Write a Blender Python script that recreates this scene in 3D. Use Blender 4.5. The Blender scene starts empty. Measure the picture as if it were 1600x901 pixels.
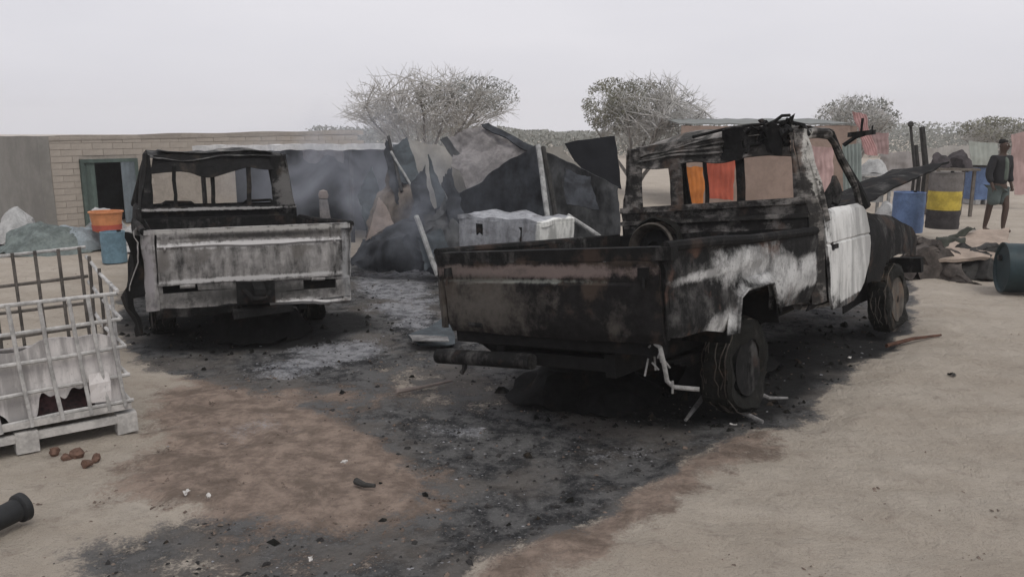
import bpy, bmesh, math, random
import numpy as np
from mathutils import Vector, Matrix, noise
random.seed(7)
SC = bpy.context.scene
COL = SC.collection
# ------------------------------------------------------------------ camera, sky, sun
EYE, FOC, PITCH = 1.914, 1276.0, 0.192
cd = bpy.data.cameras.new('camera'); cam = bpy.data.objects.new('camera', cd); COL.objects.link(cam)
cam.location = (0, 0, EYE); cam.rotation_euler = (math.pi/2 - PITCH, 0, 0)
cd.sensor_width = 36; cd.lens = 36*FOC/1600; cd.clip_end = 2000; cd.clip_start = .05
SC.camera = cam
SC.view_settings.view_transform = 'Standard'; SC.view_settings.look = 'None'
SC.view_settings.exposure = 0.16; SC.view_settings.gamma = 1
SUN_EL, SUN_AZ = math.radians(58), math.radians(150)      # azimuth clockwise from +Y: behind and to the right
w = bpy.data.worlds.new('World'); SC.world = w; w.use_nodes = True
wn = w.node_tree; bg = wn.nodes['Background']
sky = wn.nodes.new('ShaderNodeTexSky'); sky.sky_type = 'NISHITA'; sky.sun_disc = False
sky.sun_elevation = SUN_EL; sky.sun_rotation = SUN_AZ; sky.dust_density = 6; sky.air_density = 1.5; sky.altitude = 300
hs = wn.nodes.new('ShaderNodeHueSaturation'); hs.inputs['Saturation'].default_value = .12
wn.links.new(sky.outputs[0], hs.inputs['Color'])
# an even cloud layer over the clear sky
tc = wn.nodes.new('ShaderNodeTexCoord'); mp = wn.nodes.new('ShaderNodeMapping'); mp.inputs['Scale'].default_value = (1, 1, 4)
cn = wn.nodes.new('ShaderNodeTexNoise'); cn.inputs['Scale'].default_value = 1.6; cn.inputs['Detail'].default_value = 5
wn.links.new(tc.outputs['Generated'], mp.inputs[0]); wn.links.new(mp.outputs[0], cn.inputs['Vector'])
cr = wn.nodes.new('ShaderNodeValToRGB')
cr.color_ramp.elements[0].position = .3; cr.color_ramp.elements[0].color = (6.4, 6.4, 6.95, 1)
cr.color_ramp.elements[1].position = .7; cr.color_ramp.elements[1].color = (7.6, 7.5, 7.95, 1)
wn.links.new(cn.outputs['Fac'], cr.inputs[0])
mx = wn.nodes.new('ShaderNodeMix'); mx.data_type = 'RGBA'; mx.inputs['Factor'].default_value = .88
wn.links.new(hs.outputs[0], mx.inputs['A']); wn.links.new(cr.outputs[0], mx.inputs['B'])
wn.links.new(mx.outputs['Result'], bg.inputs['Color']); bg.inputs['Strength'].default_value = .1
sl = bpy.data.lights.new('sun', 'SUN'); sl.energy = 1.0; sl.angle = math.radians(25); sl.color = (1, .96, .9)
so = bpy.data.objects.new('sun', sl); COL.objects.link(so)
so.rotation_euler = (math.pi/2 - SUN_EL, 0, math.pi - SUN_AZ)
so.location = (0, -10, 30)
SC.cycles.max_bounces = 6; SC.cycles.use_denoising = True
SC.cycles.volume_bounces = 1

# ------------------------------------------------------------------ helpers
def sm(a, b, x):
    t = min(1, max(0, (x-a)/(b-a))); return t*t*(3-2*t)
def nz(p, s=1.0, seed=0.0):
    return noise.noise(Vector((p[0]*s+seed*7.3, p[1]*s-seed*3.1, p[2]*s+seed*1.7)))
def W(px, py, Y):
    """a point of the place: seen at this pixel of the photograph, Y metres ahead"""
    c, s = math.cos(PITCH), math.sin(PITCH)
    X = (px-800)/FOC; u = -(py-450.5)/FOC
    d = Vector((X, c+u*s, -s+u*c)); return d*(Y/d.y) + Vector((0, 0, EYE))
def G(px, py, z=0):
    c, s = math.cos(PITCH), math.sin(PITCH)
    X = (px-800)/FOC; u = -(py-450.5)/FOC
    d = Vector((X, c+u*s, -s+u*c)); return d*((z-EYE)/d.z) + Vector((0, 0, EYE))

class MB:
    def __init__(s): s.v = []; s.f = []
    def add(s, vs, fs):
        o = len(s.v); s.v += [tuple(p) for p in vs]; s.f += [tuple(o+i for i in f) for f in fs]; return s
    def box(s, a, b, M=None):
        (x0, y0, z0), (x1, y1, z1) = a, b
        vs = [Vector(p) for p in ((x0,y0,z0),(x1,y0,z0),(x1,y1,z0),(x0,y1,z0),(x0,y0,z1),(x1,y0,z1),(x1,y1,z1),(x0,y1,z1))]
        if M is not None: vs = [M @ p for p in vs]
        return s.add(vs, [(3,2,1,0),(4,5,6,7),(0,1,5,4),(1,2,6,5),(2,3,7,6),(3,0,4,7)])
    def tube(s, pts, r, n=8, flat=None):
        pts = [Vector(p) for p in pts]; k = len(pts)
        rs = r if isinstance(r, (list, tuple)) else [r]*k
        up = None; vs = []
        for i, p in enumerate(pts):
            t = (pts[min(i+1, k-1)] - pts[max(i-1, 0)]).normalized()
            if up is None:
                up = Vector((0,0,1)) if abs(t.z) < .9 else Vector((1,0,0))
            a = t.cross(up)
            if a.length < 1e-5: a = t.orthogonal()
            a.normalize(); b = a.cross(t).normalized(); up = b
            for j in range(n):
                g = 2*math.pi*j/n + (math.pi/4 if n == 4 else 0)
                vs.append(p + (a*math.cos(g) + b*math.sin(g)*(flat or 1))*rs[i])
        fs = []
        for i in range(k-1):
            for j in range(n):
                fs.append((i*n+j, i*n+(j+1)%n, (i+1)*n+(j+1)%n, (i+1)*n+j))
        fs.append(tuple(range(n-1, -1, -1))); fs.append(tuple((k-1)*n+j for j in range(n)))
        return s.add(vs, fs)
    def sheet(s, P, th=.004):
        """P[i][j] grid of points, given thickness"""
        A = np.array([[list(q) for q in row] for row in P], float); n, m = A.shape[:2]
        du = np.gradient(A, axis=0); dv = np.gradient(A, axis=1)
        N = np.cross(du, dv); L = np.linalg.norm(N, axis=2, keepdims=True); N = N/np.where(L < 1e-9, 1, L)
        B = A - N*th
        vs = [tuple(q) for q in A.reshape(-1, 3)] + [tuple(q) for q in B.reshape(-1, 3)]
        o = n*m; fs = []
        for i in range(n-1):
            for j in range(m-1):
                a, b, c, d = i*m+j, (i+1)*m+j, (i+1)*m+j+1, i*m+j+1
                fs.append((a, b, c, d)); fs.append((o+d, o+c, o+b, o+a))
        for i in range(n-1):
            a, b = i*m, (i+1)*m; fs.append((a, o+a, o+b, b))
            a, b = i*m+m-1, (i+1)*m+m-1; fs.append((b, o+b, o+a, a))
        for j in range(m-1):
            fs.append((j+1, o+j+1, o+j, j)); a = (n-1)*m+j; fs.append((a, o+a, o+a+1, a+1))
        return s.add(vs, fs)
    def lathe(s, prof, M, n=24, closed=False, skip=None):
        """prof [(radius, axial)], spun round local Y of matrix M"""
        k = len(prof); vs = []
        for r, a in prof:
            for j in range(n):
                g = 2*math.pi*j/n; vs.append(M @ Vector((r*math.cos(g), a, r*math.sin(g))))
        fs = []
        for i in range(k if closed else k-1):
            i2 = (i+1) % k
            for j in range(n):
                if skip and skip(i, j): continue
                fs.append((i*n+j, i*n+(j+1)%n, i2*n+(j+1)%n, i2*n+j))
        if not closed:
            if prof[0][0] > 1e-4: fs.append(tuple(range(n-1, -1, -1)))
            if prof[-1][0] > 1e-4: fs.append(tuple((k-1)*n+j for j in range(n)))
        return s.add(vs, fs)
    def crumple(s, amp, sc=3.0, seed=0, keep=None):
        for i, p in enumerate(s.v):
            a = amp if keep is None else amp*keep(p)
            d = Vector((nz(p, sc, seed), nz(p, sc, seed+11), nz(p, sc, seed+23)))
            e = Vector((nz(p, sc*3.1, seed+5), nz(p, sc*3.1, seed+15), nz(p, sc*3.1, seed+27)))
            s.v[i] = tuple(Vector(p) + d*a + e*a*.35)
        return s
    def build(s, name, m, parent=None, smooth=False, label=None):
        me = bpy.data.meshes.new(name); me.from_pydata(s.v, [], s.f); me.update()
        bm = bmesh.new(); bm.from_mesh(me); bmesh.ops.recalc_face_normals(bm, faces=bm.faces); bm.to_mesh(me); bm.free()
        if smooth:
            me.polygons.foreach_set('use_smooth', [True]*len(me.polygons))
            try: me.set_sharp_from_angle(angle=math.radians(35))
            except Exception: pass
        me.materials.append(m)
        o = bpy.data.objects.new(name, me); COL.objects.link(o)
        if parent is not None: o.parent = parent
        if label: o['label'] = label
        return o
def tag(o, label=None, cat=None, group=None, kind=None):
    for k, v in (('label', label), ('category', cat), ('group', group), ('kind', kind)):
        if v: o[k] = v
    return o
def thing(name, label, cat, loc=(0,0,0), rot=(0,0,0), group=None):
    o = bpy.data.objects.new(name, None); COL.objects.link(o); o.empty_display_size = .1
    o.location = loc; o.rotation_euler = rot
    return tag(o, label, cat, group)
def local(o, p):                 # world point -> the thing's own coordinates
    bpy.context.view_layer.update(); return o.matrix_world.inverted() @ Vector(p)
def lerp(a, b, t): return Vector(a).lerp(Vector(b), t)
def quad(a, b, c, d, nu=14, nv=14, bulge=(0,0,0)):
    """grid over corners a(0,0) b(1,0) c(1,1) d(0,1)"""
    g = Vector(bulge)
    return [[lerp(lerp(a, b, i/nu), lerp(d, c, i/nu), j/nv) + g*math.sin(math.pi*i/nu)*math.sin(math.pi*j/nv) for j in range(nv+1)] for i in range(nu+1)]

# ------------------------------------------------------------------ materials
class NT:
    def __init__(s, name):
        s.m = bpy.data.materials.new(name); s.m.use_nodes = True; s.t = s.m.node_tree
        s.b = s.t.nodes['Principled BSDF']; s.out = s.t.nodes['Material Output']
        s.b.inputs['Specular IOR Level'].default_value = .25
        s.co = s.t.nodes.new('ShaderNodeTexCoord').outputs['Object']
    def L(s, a, b): s.t.links.new(a, b)
    def put(s, sock, v):
        if hasattr(v, 'is_linked'): s.L(v, sock)
        elif isinstance(v, (tuple, list)) and len(v) == 3 and sock.type == 'RGBA': sock.default_value = (*v, 1)
        else: sock.default_value = v
    def map(s, scale, rot=(0,0,0), vec=None):
        n = s.t.nodes.new('ShaderNodeMapping'); n.inputs['Scale'].default_value = scale; n.inputs['Rotation'].default_value = rot
        s.L(vec or s.co, n.inputs[0]); return n.outputs[0]
    def noise(s, scale, detail=6, rough=.6, vec=None, dist=0):
        n = s.t.nodes.new('ShaderNodeTexNoise'); n.inputs['Scale'].default_value = scale
        n.inputs['Detail'].default_value = detail; n.inputs['Roughness'].default_value = rough; n.inputs['Distortion'].default_value = dist
        s.L(vec or s.co, n.inputs['Vector']); return n.outputs['Fac']
    def vor(s, scale, vec=None, out='Distance'):
        n = s.t.nodes.new('ShaderNodeTexVoronoi'); n.inputs['Scale'].default_value = scale; s.L(vec or s.co, n.inputs['Vector']); return n.outputs[out]
    def math(s, op, a, b=0.0, c=None):
        n = s.t.nodes.new('ShaderNodeMath'); n.operation = op; s.put(n.inputs[0], a); s.put(n.inputs[1], b)
        if c is not None: s.put(n.inputs[2], c)
        return n.outputs[0]
    def rng(s, v, a, b, c=0.0, d=1.0, smooth=True):
        n = s.t.nodes.new('ShaderNodeMapRange'); n.interpolation_type = 'SMOOTHSTEP' if smooth else 'LINEAR'
        s.put(n.inputs[0], v)
        for i, q in enumerate((a, b, c, d)): n.inputs[i+1].default_value = q
        return n.outputs[0]
    def mix(s, f, a, b):
        n = s.t.nodes.new('ShaderNodeMix'); n.data_type = 'RGBA'; s.put(n.inputs['Factor'], f); s.put(n.inputs['A'], a); s.put(n.inputs['B'], b); return n.outputs['Result']
    def blob(s, c, r):
        a = s.t.nodes.new('ShaderNodeVectorMath'); a.operation = 'SUBTRACT'; s.L(s.co, a.inputs[0]); a.inputs[1].default_value = c
        b = s.t.nodes.new('ShaderNodeVectorMath'); b.operation = 'DIVIDE'; s.L(a.outputs[0], b.inputs[0]); b.inputs[1].default_value = r
        l = s.t.nodes.new('ShaderNodeVectorMath'); l.operation = 'LENGTH'; s.L(b.outputs[0], l.inputs[0])
        return s.math('SUBTRACT', 1.0, s.math('MINIMUM', l.outputs['Value'], 2.0))
    def bump(s, h, strength=.4, dist=.01):
        n = s.t.nodes.new('ShaderNodeBump'); n.inputs['Strength'].default_value = strength; n.inputs['Distance'].default_value = dist
        s.L(h, n.inputs['Height']); s.L(n.outputs[0], s.b.inputs['Normal'])
    def done(s, col, rough=.85, metal=0.0):
        s.put(s.b.inputs['Base Color'], col); s.put(s.b.inputs['Roughness'], rough); s.put(s.b.inputs['Metallic'], metal); return s.m

def M_burnt(name, char=(.018,.018,.018), ash=(.26,.25,.24), ashr=(.5,.66), rust=(.10,.06,.045), rustr=(.55,.7), paint=None, pcol=(.62,.62,.6),
            streak=(8,8,1.1), ash2=None, pedge=(.12,.3), pamp=1.0, dark_blobs=None, bumps=.5, band=None, spots=1.0):
    n = NT(name); n.b.inputs['Specular IOR Level'].default_value = .12
    n1 = n.noise(2.3, 8, .68, dist=.6); n2 = n.noise(16, 7, .7); st = n.noise(1.0, 7, .65, n.map(streak)); n3 = n.noise(4.1, 6, .6, n.map((1,1,1), (.4,.9,.2)))
    a = n.math('ADD', n.math('MULTIPLY', n1, .4), n.math('ADD', n.math('MULTIPLY', st, .4), n.math('MULTIPLY', n2, .2)))
    af = n.rng(a, *ashr)
    base = n.mix(n.rng(n2, .3, .7), char, tuple(c*1.7+.001 for c in char))
    ashc = n.mix(n.rng(n2, .35, .65), ash, ash2 or tuple(c*.62 for c in ash))
    col = n.mix(af, base, ashc)
    col = n.mix(n.math('MULTIPLY', n.rng(n3, *rustr), .8), col, rust)
    for c, r, colr, e in (band or []):
        bf = n.rng(n.math('ADD', n.blob(c, r), n.math('MULTIPLY', n.math('SUBTRACT', n.math('ADD', n.math('MULTIPLY', n2, .5), n.math('MULTIPLY', st, .5)), .5), 3.2)), *e)
        col = n.mix(bf, col, colr)
    rough = .9
    if paint:
        n4 = n.noise(48, 4, .7); mx_ = None
        for c, r in paint:
            q = n.blob(c, r); mx_ = q if mx_ is None else n.math('MAXIMUM', mx_, q)
        for c, r in (dark_blobs or []):
            mx_ = n.math('SUBTRACT', mx_, n.math('MULTIPLY', n.math('MAXIMUM', n.blob(c, r), 0.0), 1.6))
        k = n.math('ADD', mx_, n.math('MULTIPLY', n.math('SUBTRACT', n.math('ADD', n.math('MULTIPLY', n1, .45), n.math('ADD', n.math('MULTIPLY', n2, .3), n.math('ADD', n.math('MULTIPLY', st, .12), n.math('MULTIPLY', n4, .13)))), .5), 4.0*pamp))
        pf = n.rng(k, *pedge)
        pc = n.mix(n.rng(st, .40, .58), tuple(c*.52 for c in pcol), pcol)
        pc = n.mix(n.math('MULTIPLY', n.rng(n4, .58, .68), spots*.8), pc, tuple(c*.3 for c in pcol))
        pc = n.mix(n.math('MULTIPLY', n.rng(n2, .56, .70), spots), pc, tuple(c*.34 for c in pcol))
        col = n.mix(pf, col, pc); rough = n.rng(pf, 0, 1, .9, .55)
    n.bump(n.math('ADD', n2, n.math('MULTIPLY', n1, 1.5)), bumps, .012)
    return n.done(col, rough)
def M_plain(name, col, var=.35, scale=6, rough=.85, bumps=.3, col2=None, metal=0.0, streak=None):
    n = NT(name); a = n.noise(scale, 7, .65); b = n.noise(scale*6, 4, .6)
    f = n.math('ADD', n.math('MULTIPLY', a, .7), n.math('MULTIPLY', b, .3))
    if streak: f = n.math('ADD', n.math('MULTIPLY', f, .5), n.math('MULTIPLY', n.noise(1, 6, .65, n.map(streak)), .5))
    c2 = col2 or tuple(c*(1-var) for c in col)
    n.bump(f, bumps, .01)
    return n.done(n.mix(n.rng(f, .38, .62), c2, col), rough, metal)

M = {}
M['char'] = M_burnt('charred_steel', char=(.008,.008,.008), ash=(.13,.125,.12), ashr=(.5,.66), rust=(.05,.035,.028))
M['under'] = M_burnt('sooted_underside', char=(.007,.007,.007), ash=(.05,.047,.044), ashr=(.55,.75), rust=(.04,.028,.02))
M['cabr'] = M_burnt('burnt_cab_steel', char=(.02,.019,.018), ash=(.30,.28,.26), ashr=(.47,.60), rust=(.10,.07,.055), streak=(3,5,12),
      paint=[((2.42,-.74,1.6),(.16,.12,.42)), ((2.9,-.4,1.97),(.5,.35,.08))], pcol=(.42,.41,.38), pamp=1.2)
M['bedr'] = M_burnt('burnt_painted_bed_side', char=(.009,.009,.009), ash=(.16,.155,.15), ashr=(.48,.66), streak=(5,5,4),
      paint=[((1.12,-.86,1.02),(.34,.3,.14)), ((1.30,-.86,.94),(.42,.3,.05)), ((.90,-.86,.84),(.09,.3,.14)), ((.60,-.86,.73),(.26,.3,.09)), ((1.62,-.86,.95),(.36,.3,.27)), ((2.05,-.86,.86),(.46,.3,.26)), ((.95,-.86,1.08),(.5,.3,.12)), ((.55,-.86,1.06),(.6,.3,.035))],
      dark_blobs=[((2.0,-.86,1.12),(.62,.3,.13)), ((2.1,-.86,.70),(.35,.3,.1)), ((2.32,-.86,.9),(.16,.3,.3))], pcol=(.49,.49,.48), pamp=.95, pedge=(-.15,.75))
M['doorr'] = M_burnt('scorched_white_door', streak=(4,4,.8), char=(.02,.02,.02), ash=(.3,.29,.28), ashr=(.45,.6), paint=[((2.95,-.86,.98),(.75,.4,.62))], dark_blobs=[((3.05,-.86,.5),(.5,.3,.1)), ((2.38,-.86,.75),(.08,.3,.25)), ((2.52,-.86,1.02),(.05,.3,.04))],
      pcol=(.61,.61,.59), spots=.45, pamp=.5, pedge=(.0,.3), bumps=.25)
M['tailr'] = M_burnt('burnt_tailgate_black', char=(.009,.0085,.0085), ash=(.10,.09,.08), ashr=(.53,.68), rust=(.06,.045,.035), rustr=(.5,.65), streak=(5,5,5),
      band=[((0,.1,1.135),(.3,1.05,.045),(.16,.128,.118),(-.15,.6)), ((0,.25,1.075),(.3,.9,.02),(.20,.21,.19),(.1,.9)), ((0,.5,.92),(.3,.55,.24),(.085,.077,.068),(-.2,.8))])
M['taill'] = M_burnt('ash_grey_tailgate', char=(.035,.034,.033), ash=(.38,.365,.35), ashr=(.38,.58), rust=(.13,.12,.11), rustr=(.5,.66), streak=(14,14,3),
      band=[((0,0,1.13),(.3,1.1,.035),(.46,.45,.44),(-.1,.5)), ((0,0,.83),(.3,1.1,.025),(.46,.45,.44),(-.1,.5)), ((0,0,1.25),(.3,1.1,.03),(.34,.33,.31),(.0,.5)), ((0,-.82,.9),(.3,.09,.5),(.33,.33,.33),(.1,.8)), ((0,.84,.9),(.3,.08,.6),(.28,.265,.27),(.1,.8)), ((0,0,.69),(.3,1.1,.10),(.055,.054,.052),(-.2,.9)), ((0,0,1.2),(.3,.9,.04),(.05,.048,.046),(-.1,.8)), ((0,-.35,.58),(.3,.5,.04),(.46,.45,.44),(-.1,.5))])
M['cabl'] = M_burnt('burnt_cab_black', char=(.010,.010,.010), ash=(.22,.21,.2), ashr=(.56,.72), rust=(.06,.05,.04), streak=(3,3,9),
      band=[((2.2,0,1.29),(.3,1.0,.018),(.32,.31,.3),(-.1,.4)), ((2.2,-.72,1.5),(.2,.13,.26),(.13,.125,.12),(-.2,.4)), ((2.2,0,1.15),(.3,1.0,.02),(.3,.29,.28),(.1,.5))])
M['roofl'] = M_burnt('ashen_roof_skin', char=(.03,.03,.03), ash=(.34,.335,.32), ashr=(.46,.62), rust=(.25,.23,.2), streak=(3,3,3))
M['roofr'] = M_burnt('burnt_roof_skin', char=(.03,.03,.028), ash=(.33,.31,.29), ashr=(.42,.6), rust=(.12,.09,.07), streak=(2,9,9))
M['rim'] = M_burnt('burnt_wheel_rim', char=(.035,.030,.026), ash=(.17,.155,.135), ashr=(.45,.65), rust=(.14,.09,.06))
M['tyre'] = M_burnt('charred_tyre', char=(.009,.009,.008), ash=(.09,.083,.076), ashr=(.52,.7), rust=(.07,.05,.035), bumps=.9)
M['wire'] = M_plain('bare_bent_metal', (.27,.265,.255), .5, 20)
M['greysteel'] = M_plain('grey_burnt_steel', (.24,.235,.23), .6, 7)

# ------------------------------------------------------------------ ground
def poly(pts): return np.array([tuple(G(*p))[:2] for p in pts])
def sdp(PX, PY, pg):
    """signed distance to a polygon, inside positive"""
    d = np.full(PX.shape, 1e9); ins = np.zeros(PX.shape, bool); n = len(pg)
    for i in range(n):
        x0, y0 = pg[i]; x1, y1 = pg[(i+1) % n]; ex, ey = x1-x0, y1-y0
        t = np.clip(((PX-x0)*ex + (PY-y0)*ey)/(ex*ex+ey*ey+1e-12), 0, 1)
        d = np.minimum(d, np.hypot(PX-x0-t*ex, PY-y0-t*ey))
        c = ((y0 > PY) != (y1 > PY)) & (PX < (x1-x0)*(PY-y0)/((y1-y0) if abs(y1-y0) > 1e-9 else 1e-9) + x0); ins ^= c
    return np.where(ins, d, -d)
def sst(a, b, x):
    t = np.clip((x-a)/(b-a), 0, 1); return t*t*(3-2*t)
SOOT = poly([(690,960),(790,895),(900,838),(1010,775),(1130,716),(1235,665),(1300,620),(1350,570),(1410,545),(1440,470),(1420,420),(1300,380),(900,372),(700,395),(560,400),(330,420),(180,455),(165,520),(205,575),(330,600),(480,640),(640,735),(640,790),(540,800),(400,795),(300,790),(180,815),(60,850),(60,905),(150,960)])
SOIL = poly([(215,605),(330,592),(470,608),(500,650),(600,700),(650,760),(600,805),(480,815),(420,790),(330,780),(230,765),(240,690),(200,680)])
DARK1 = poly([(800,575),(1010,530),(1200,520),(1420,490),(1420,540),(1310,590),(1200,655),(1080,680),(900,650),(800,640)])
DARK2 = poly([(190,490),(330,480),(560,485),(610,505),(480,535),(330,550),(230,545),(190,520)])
MID = poly([(540,570),(660,540),(760,580),(790,620),(760,650),(620,650),(520,620)])
ASH = [poly(p) for p in ([(370,575),(470,540),(590,515),(640,530),(560,575),(440,595)], [(555,425),(640,412),(720,412),(700,445),(640,470),(560,465)], [(620,655),(740,650),(830,665),(800,692),(680,690)], [(900,695),(990,690),(1060,705),(990,722),(920,715)], [(560,470),(690,460),(690,520),(600,515)], [(250,660),(420,640),(480,670),(360,690)])]
def gz(x, y):
    near = 1.0 if -9 < x < 10 and 2 < y < 15 else .5
    return (noise.noise(Vector((x*.5, y*.5, 3)))*.03 + noise.noise(Vector((x*1.9, y*1.9, 9)))*.014 + noise.noise(Vector((x*6, y*6, 1)))*.010 + noise.noise(Vector((x*13, y*13, 4)))*.006)*near - .012
def axis(lo, hi, st, a, b, k=1.25):
    c = list(np.arange(lo, hi+1e-6, st)); q = st; x = hi
    while x < b: q *= k; x = min(b, x+q); c.append(x)
    q = st; x = lo; pre = []
    while x > a: q *= k; x = max(a, x-q); pre.append(x)
    return np.array(pre[::-1]+c)
def ground():
    xs = axis(-6.5, 8.5, .055, -260, 260); ys = axis(2.4, 13, .055, -60, 330)
    nx, ny = len(xs), len(ys); PX, PY = np.meshgrid(xs, ys)
    s1 = sdp(PX, PY, SOOT)
    wob = np.array([[noise.noise(Vector((x*1.3, y*1.3, 5)))*.22 + noise.noise(Vector((x*4, y*4, 8)))*.10 for x in xs] for y in ys])
    soot = sst(-.16, .22, s1 + wob*.9)*(1-.35*sst(.2,-.9,PX)*sst(5.2,3.4,PY))
    soil = sst(-.45, .40, sdp(PX, PY, SOIL) + wob*1.8)
    soot = soot*(1-.50*soil*(.8+.9*np.abs(wob)*3).clip(.4,1.4))
    soot = soot*(1 - .42*sst(-.4, .5, sdp(PX, PY, MID)+wob*1.8))
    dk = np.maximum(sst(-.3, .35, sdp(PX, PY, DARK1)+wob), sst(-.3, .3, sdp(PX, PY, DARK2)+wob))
    ash = np.zeros_like(PX)
    for q in ASH: ash = np.maximum(ash, sst(-.22, .3, sdp(PX, PY, q)+wob*1.2))
    redw = sst(-1.5, -.1, sdp(PX, PY, SOIL)+wob*1.5)*sst(.9, -.3, PX)*sst(-.35, .35, PX+1.85+.43*(PY-4.3)+wob)
    red = np.maximum(redw*.95, np.exp(-((s1+.06+wob*.9)/.17)**2)*sst(-1.5, .3, PX)*sst(2.6, 1.0, PX)*.85); red = np.maximum(red, soil)
    berm = np.exp(-((s1+.25+wob*.5)/.25)**2)*.025*sst(-.5, .5, PX)
    Z = np.array([[gz(x, y) for x in xs] for y in ys]) + berm - .012*soot
    rg = np.random.default_rng(5)
    for k in range(420):          # scuffs and footprints in the loose sand
        y_ = 2.6+10*rg.random()**1.4; x_ = rg.uniform(-.7,.75)*y_; g = rg.uniform(0,3.14); ca, sa = math.cos(g), math.sin(g)
        U = (PX-x_)*ca+(PY-y_)*sa; V_ = -(PX-x_)*sa+(PY-y_)*ca; r2 = (U/.13)**2+(V_/.065)**2
        Z += (-.020*np.exp(-r2)+.009*np.exp(-(np.sqrt(r2)-1.5)**2*3))*(1-.6*soot)*rg.uniform(.3,1)
    me = bpy.data.meshes.new('ground')
    v = np.stack([PX, PY, Z], -1).reshape(-1, 3)
    idx = np.arange(nx*ny).reshape(ny, nx)
    f = np.stack([idx[:-1,:-1], idx[:-1,1:], idx[1:,1:], idx[1:,:-1]], -1).reshape(-1, 4)
    me.from_pydata(v.tolist(), [], f.tolist()); me.polygons.foreach_set('use_smooth', [True]*len(f))
    at = me.color_attributes.new('burn', 'FLOAT_COLOR', 'POINT')
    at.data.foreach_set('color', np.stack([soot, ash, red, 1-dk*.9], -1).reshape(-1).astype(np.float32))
    n = NT('burnt_sandy_soil')
    vc = n.t.nodes.new('ShaderNodeVertexColor'); vc.layer_name = 'burn'
    sp = n.t.nodes.new('ShaderNodeSeparateColor'); n.L(vc.outputs['Color'], sp.inputs[0])
    a = n.noise(1.1, 9, .65); b = n.noise(9, 8, .7); c = n.noise(55, 5, .7); e = n.noise(3.2, 8, .7, dist=.5); sw = n.noise(1, 6, .6, n.map((.9, 3.2, 1), (0,0,.5)))
    def pert(x, k): return n.math('ADD', x, n.math('MULTIPLY', n.math('SUBTRACT', n.math('ADD', n.math('MULTIPLY', e, .55), n.math('ADD', n.math('MULTIPLY', b, .45), n.math('MULTIPLY', n.math('SUBTRACT', c, .5), .35))), .5), k))
    sand = n.mix(n.rng(n.math('ADD', n.math('MULTIPLY', a, .5), n.math('MULTIPLY', sw, .5)), .35, .65), (.41,.355,.29), (.50,.445,.375))
    sand = n.mix(n.math('MULTIPLY', n.rng(b, .52, .72), .5), sand, (.25,.2,.165))
    sand = n.mix(n.rng(c, .62, .75), sand, (.52,.47,.42))
    g2 = n.noise(140, 3, .7); sand = n.mix(n.math('MULTIPLY', n.rng(g2, .56, .66), .55), sand, (.19,.16,.13)); sand = n.mix(n.math('MULTIPLY', n.rng(e, .55, .72), .35), sand, (.27,.23,.19))
    redc = n.mix(n.rng(b, .35, .65), (.20,.152,.122), (.36,.28,.225)); redc = n.mix(n.math('MULTIPLY', n.rng(e, .47, .62), .7), redc, (.15,.115,.09))
    sandr = n.mix(n.rng(pert(sp.outputs['Blue'], 2.0), .3, .75), sand, redc)
    sootc = n.mix(n.rng(n.math('ADD', n.math('MULTIPLY', b, .5), n.math('MULTIPLY', e, .5)), .42, .57), (.026,.027,.029), (.135,.133,.13))
    sootc = n.mix(n.math('MULTIPLY', n.rng(c, .55, .68), .85), sootc, (.22,.215,.21))
    sootc = n.mix(n.math('MULTIPLY', n.rng(a, .47, .60), .6), sootc, (.16,.142,.125))
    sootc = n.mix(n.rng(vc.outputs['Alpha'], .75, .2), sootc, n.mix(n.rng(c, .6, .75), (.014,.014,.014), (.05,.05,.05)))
    col = n.mix(n.rng(pert(sp.outputs['Red'], 2.0), .33, .67), sandr, sootc)
    ashc = n.mix(n.rng(b, .4, .6), (.20,.205,.22), (.38,.385,.40))
    col = n.mix(n.math('MULTIPLY', n.rng(n.math('ADD', pert(sp.outputs['Green'], 1.6), n.math('MULTIPLY', n.math('SUBTRACT', c, .5), 1.2)), .55, 1.05), .85), col, ashc)
    n.bump(n.math('ADD', n.math('ADD', n.math('MULTIPLY', b, 1.0), n.math('MULTIPLY', c, .35)), n.math('MULTIPLY', e, 1.6)), 1.0, .05)
    me.materials.append(n.done(col, .95))
    o = bpy.data.objects.new('ground', me); COL.objects.link(o); tag(o, kind='structure')
    return xs, ys, soot, ash, soil
gx, gy, SOOTF, ASHF, SOILF = ground()
def field(F, x, y):
    return F[min(len(gy)-1, int(np.searchsorted(gy, y))), min(len(gx)-1, int(np.searchsorted(gx, x)))]

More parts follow.
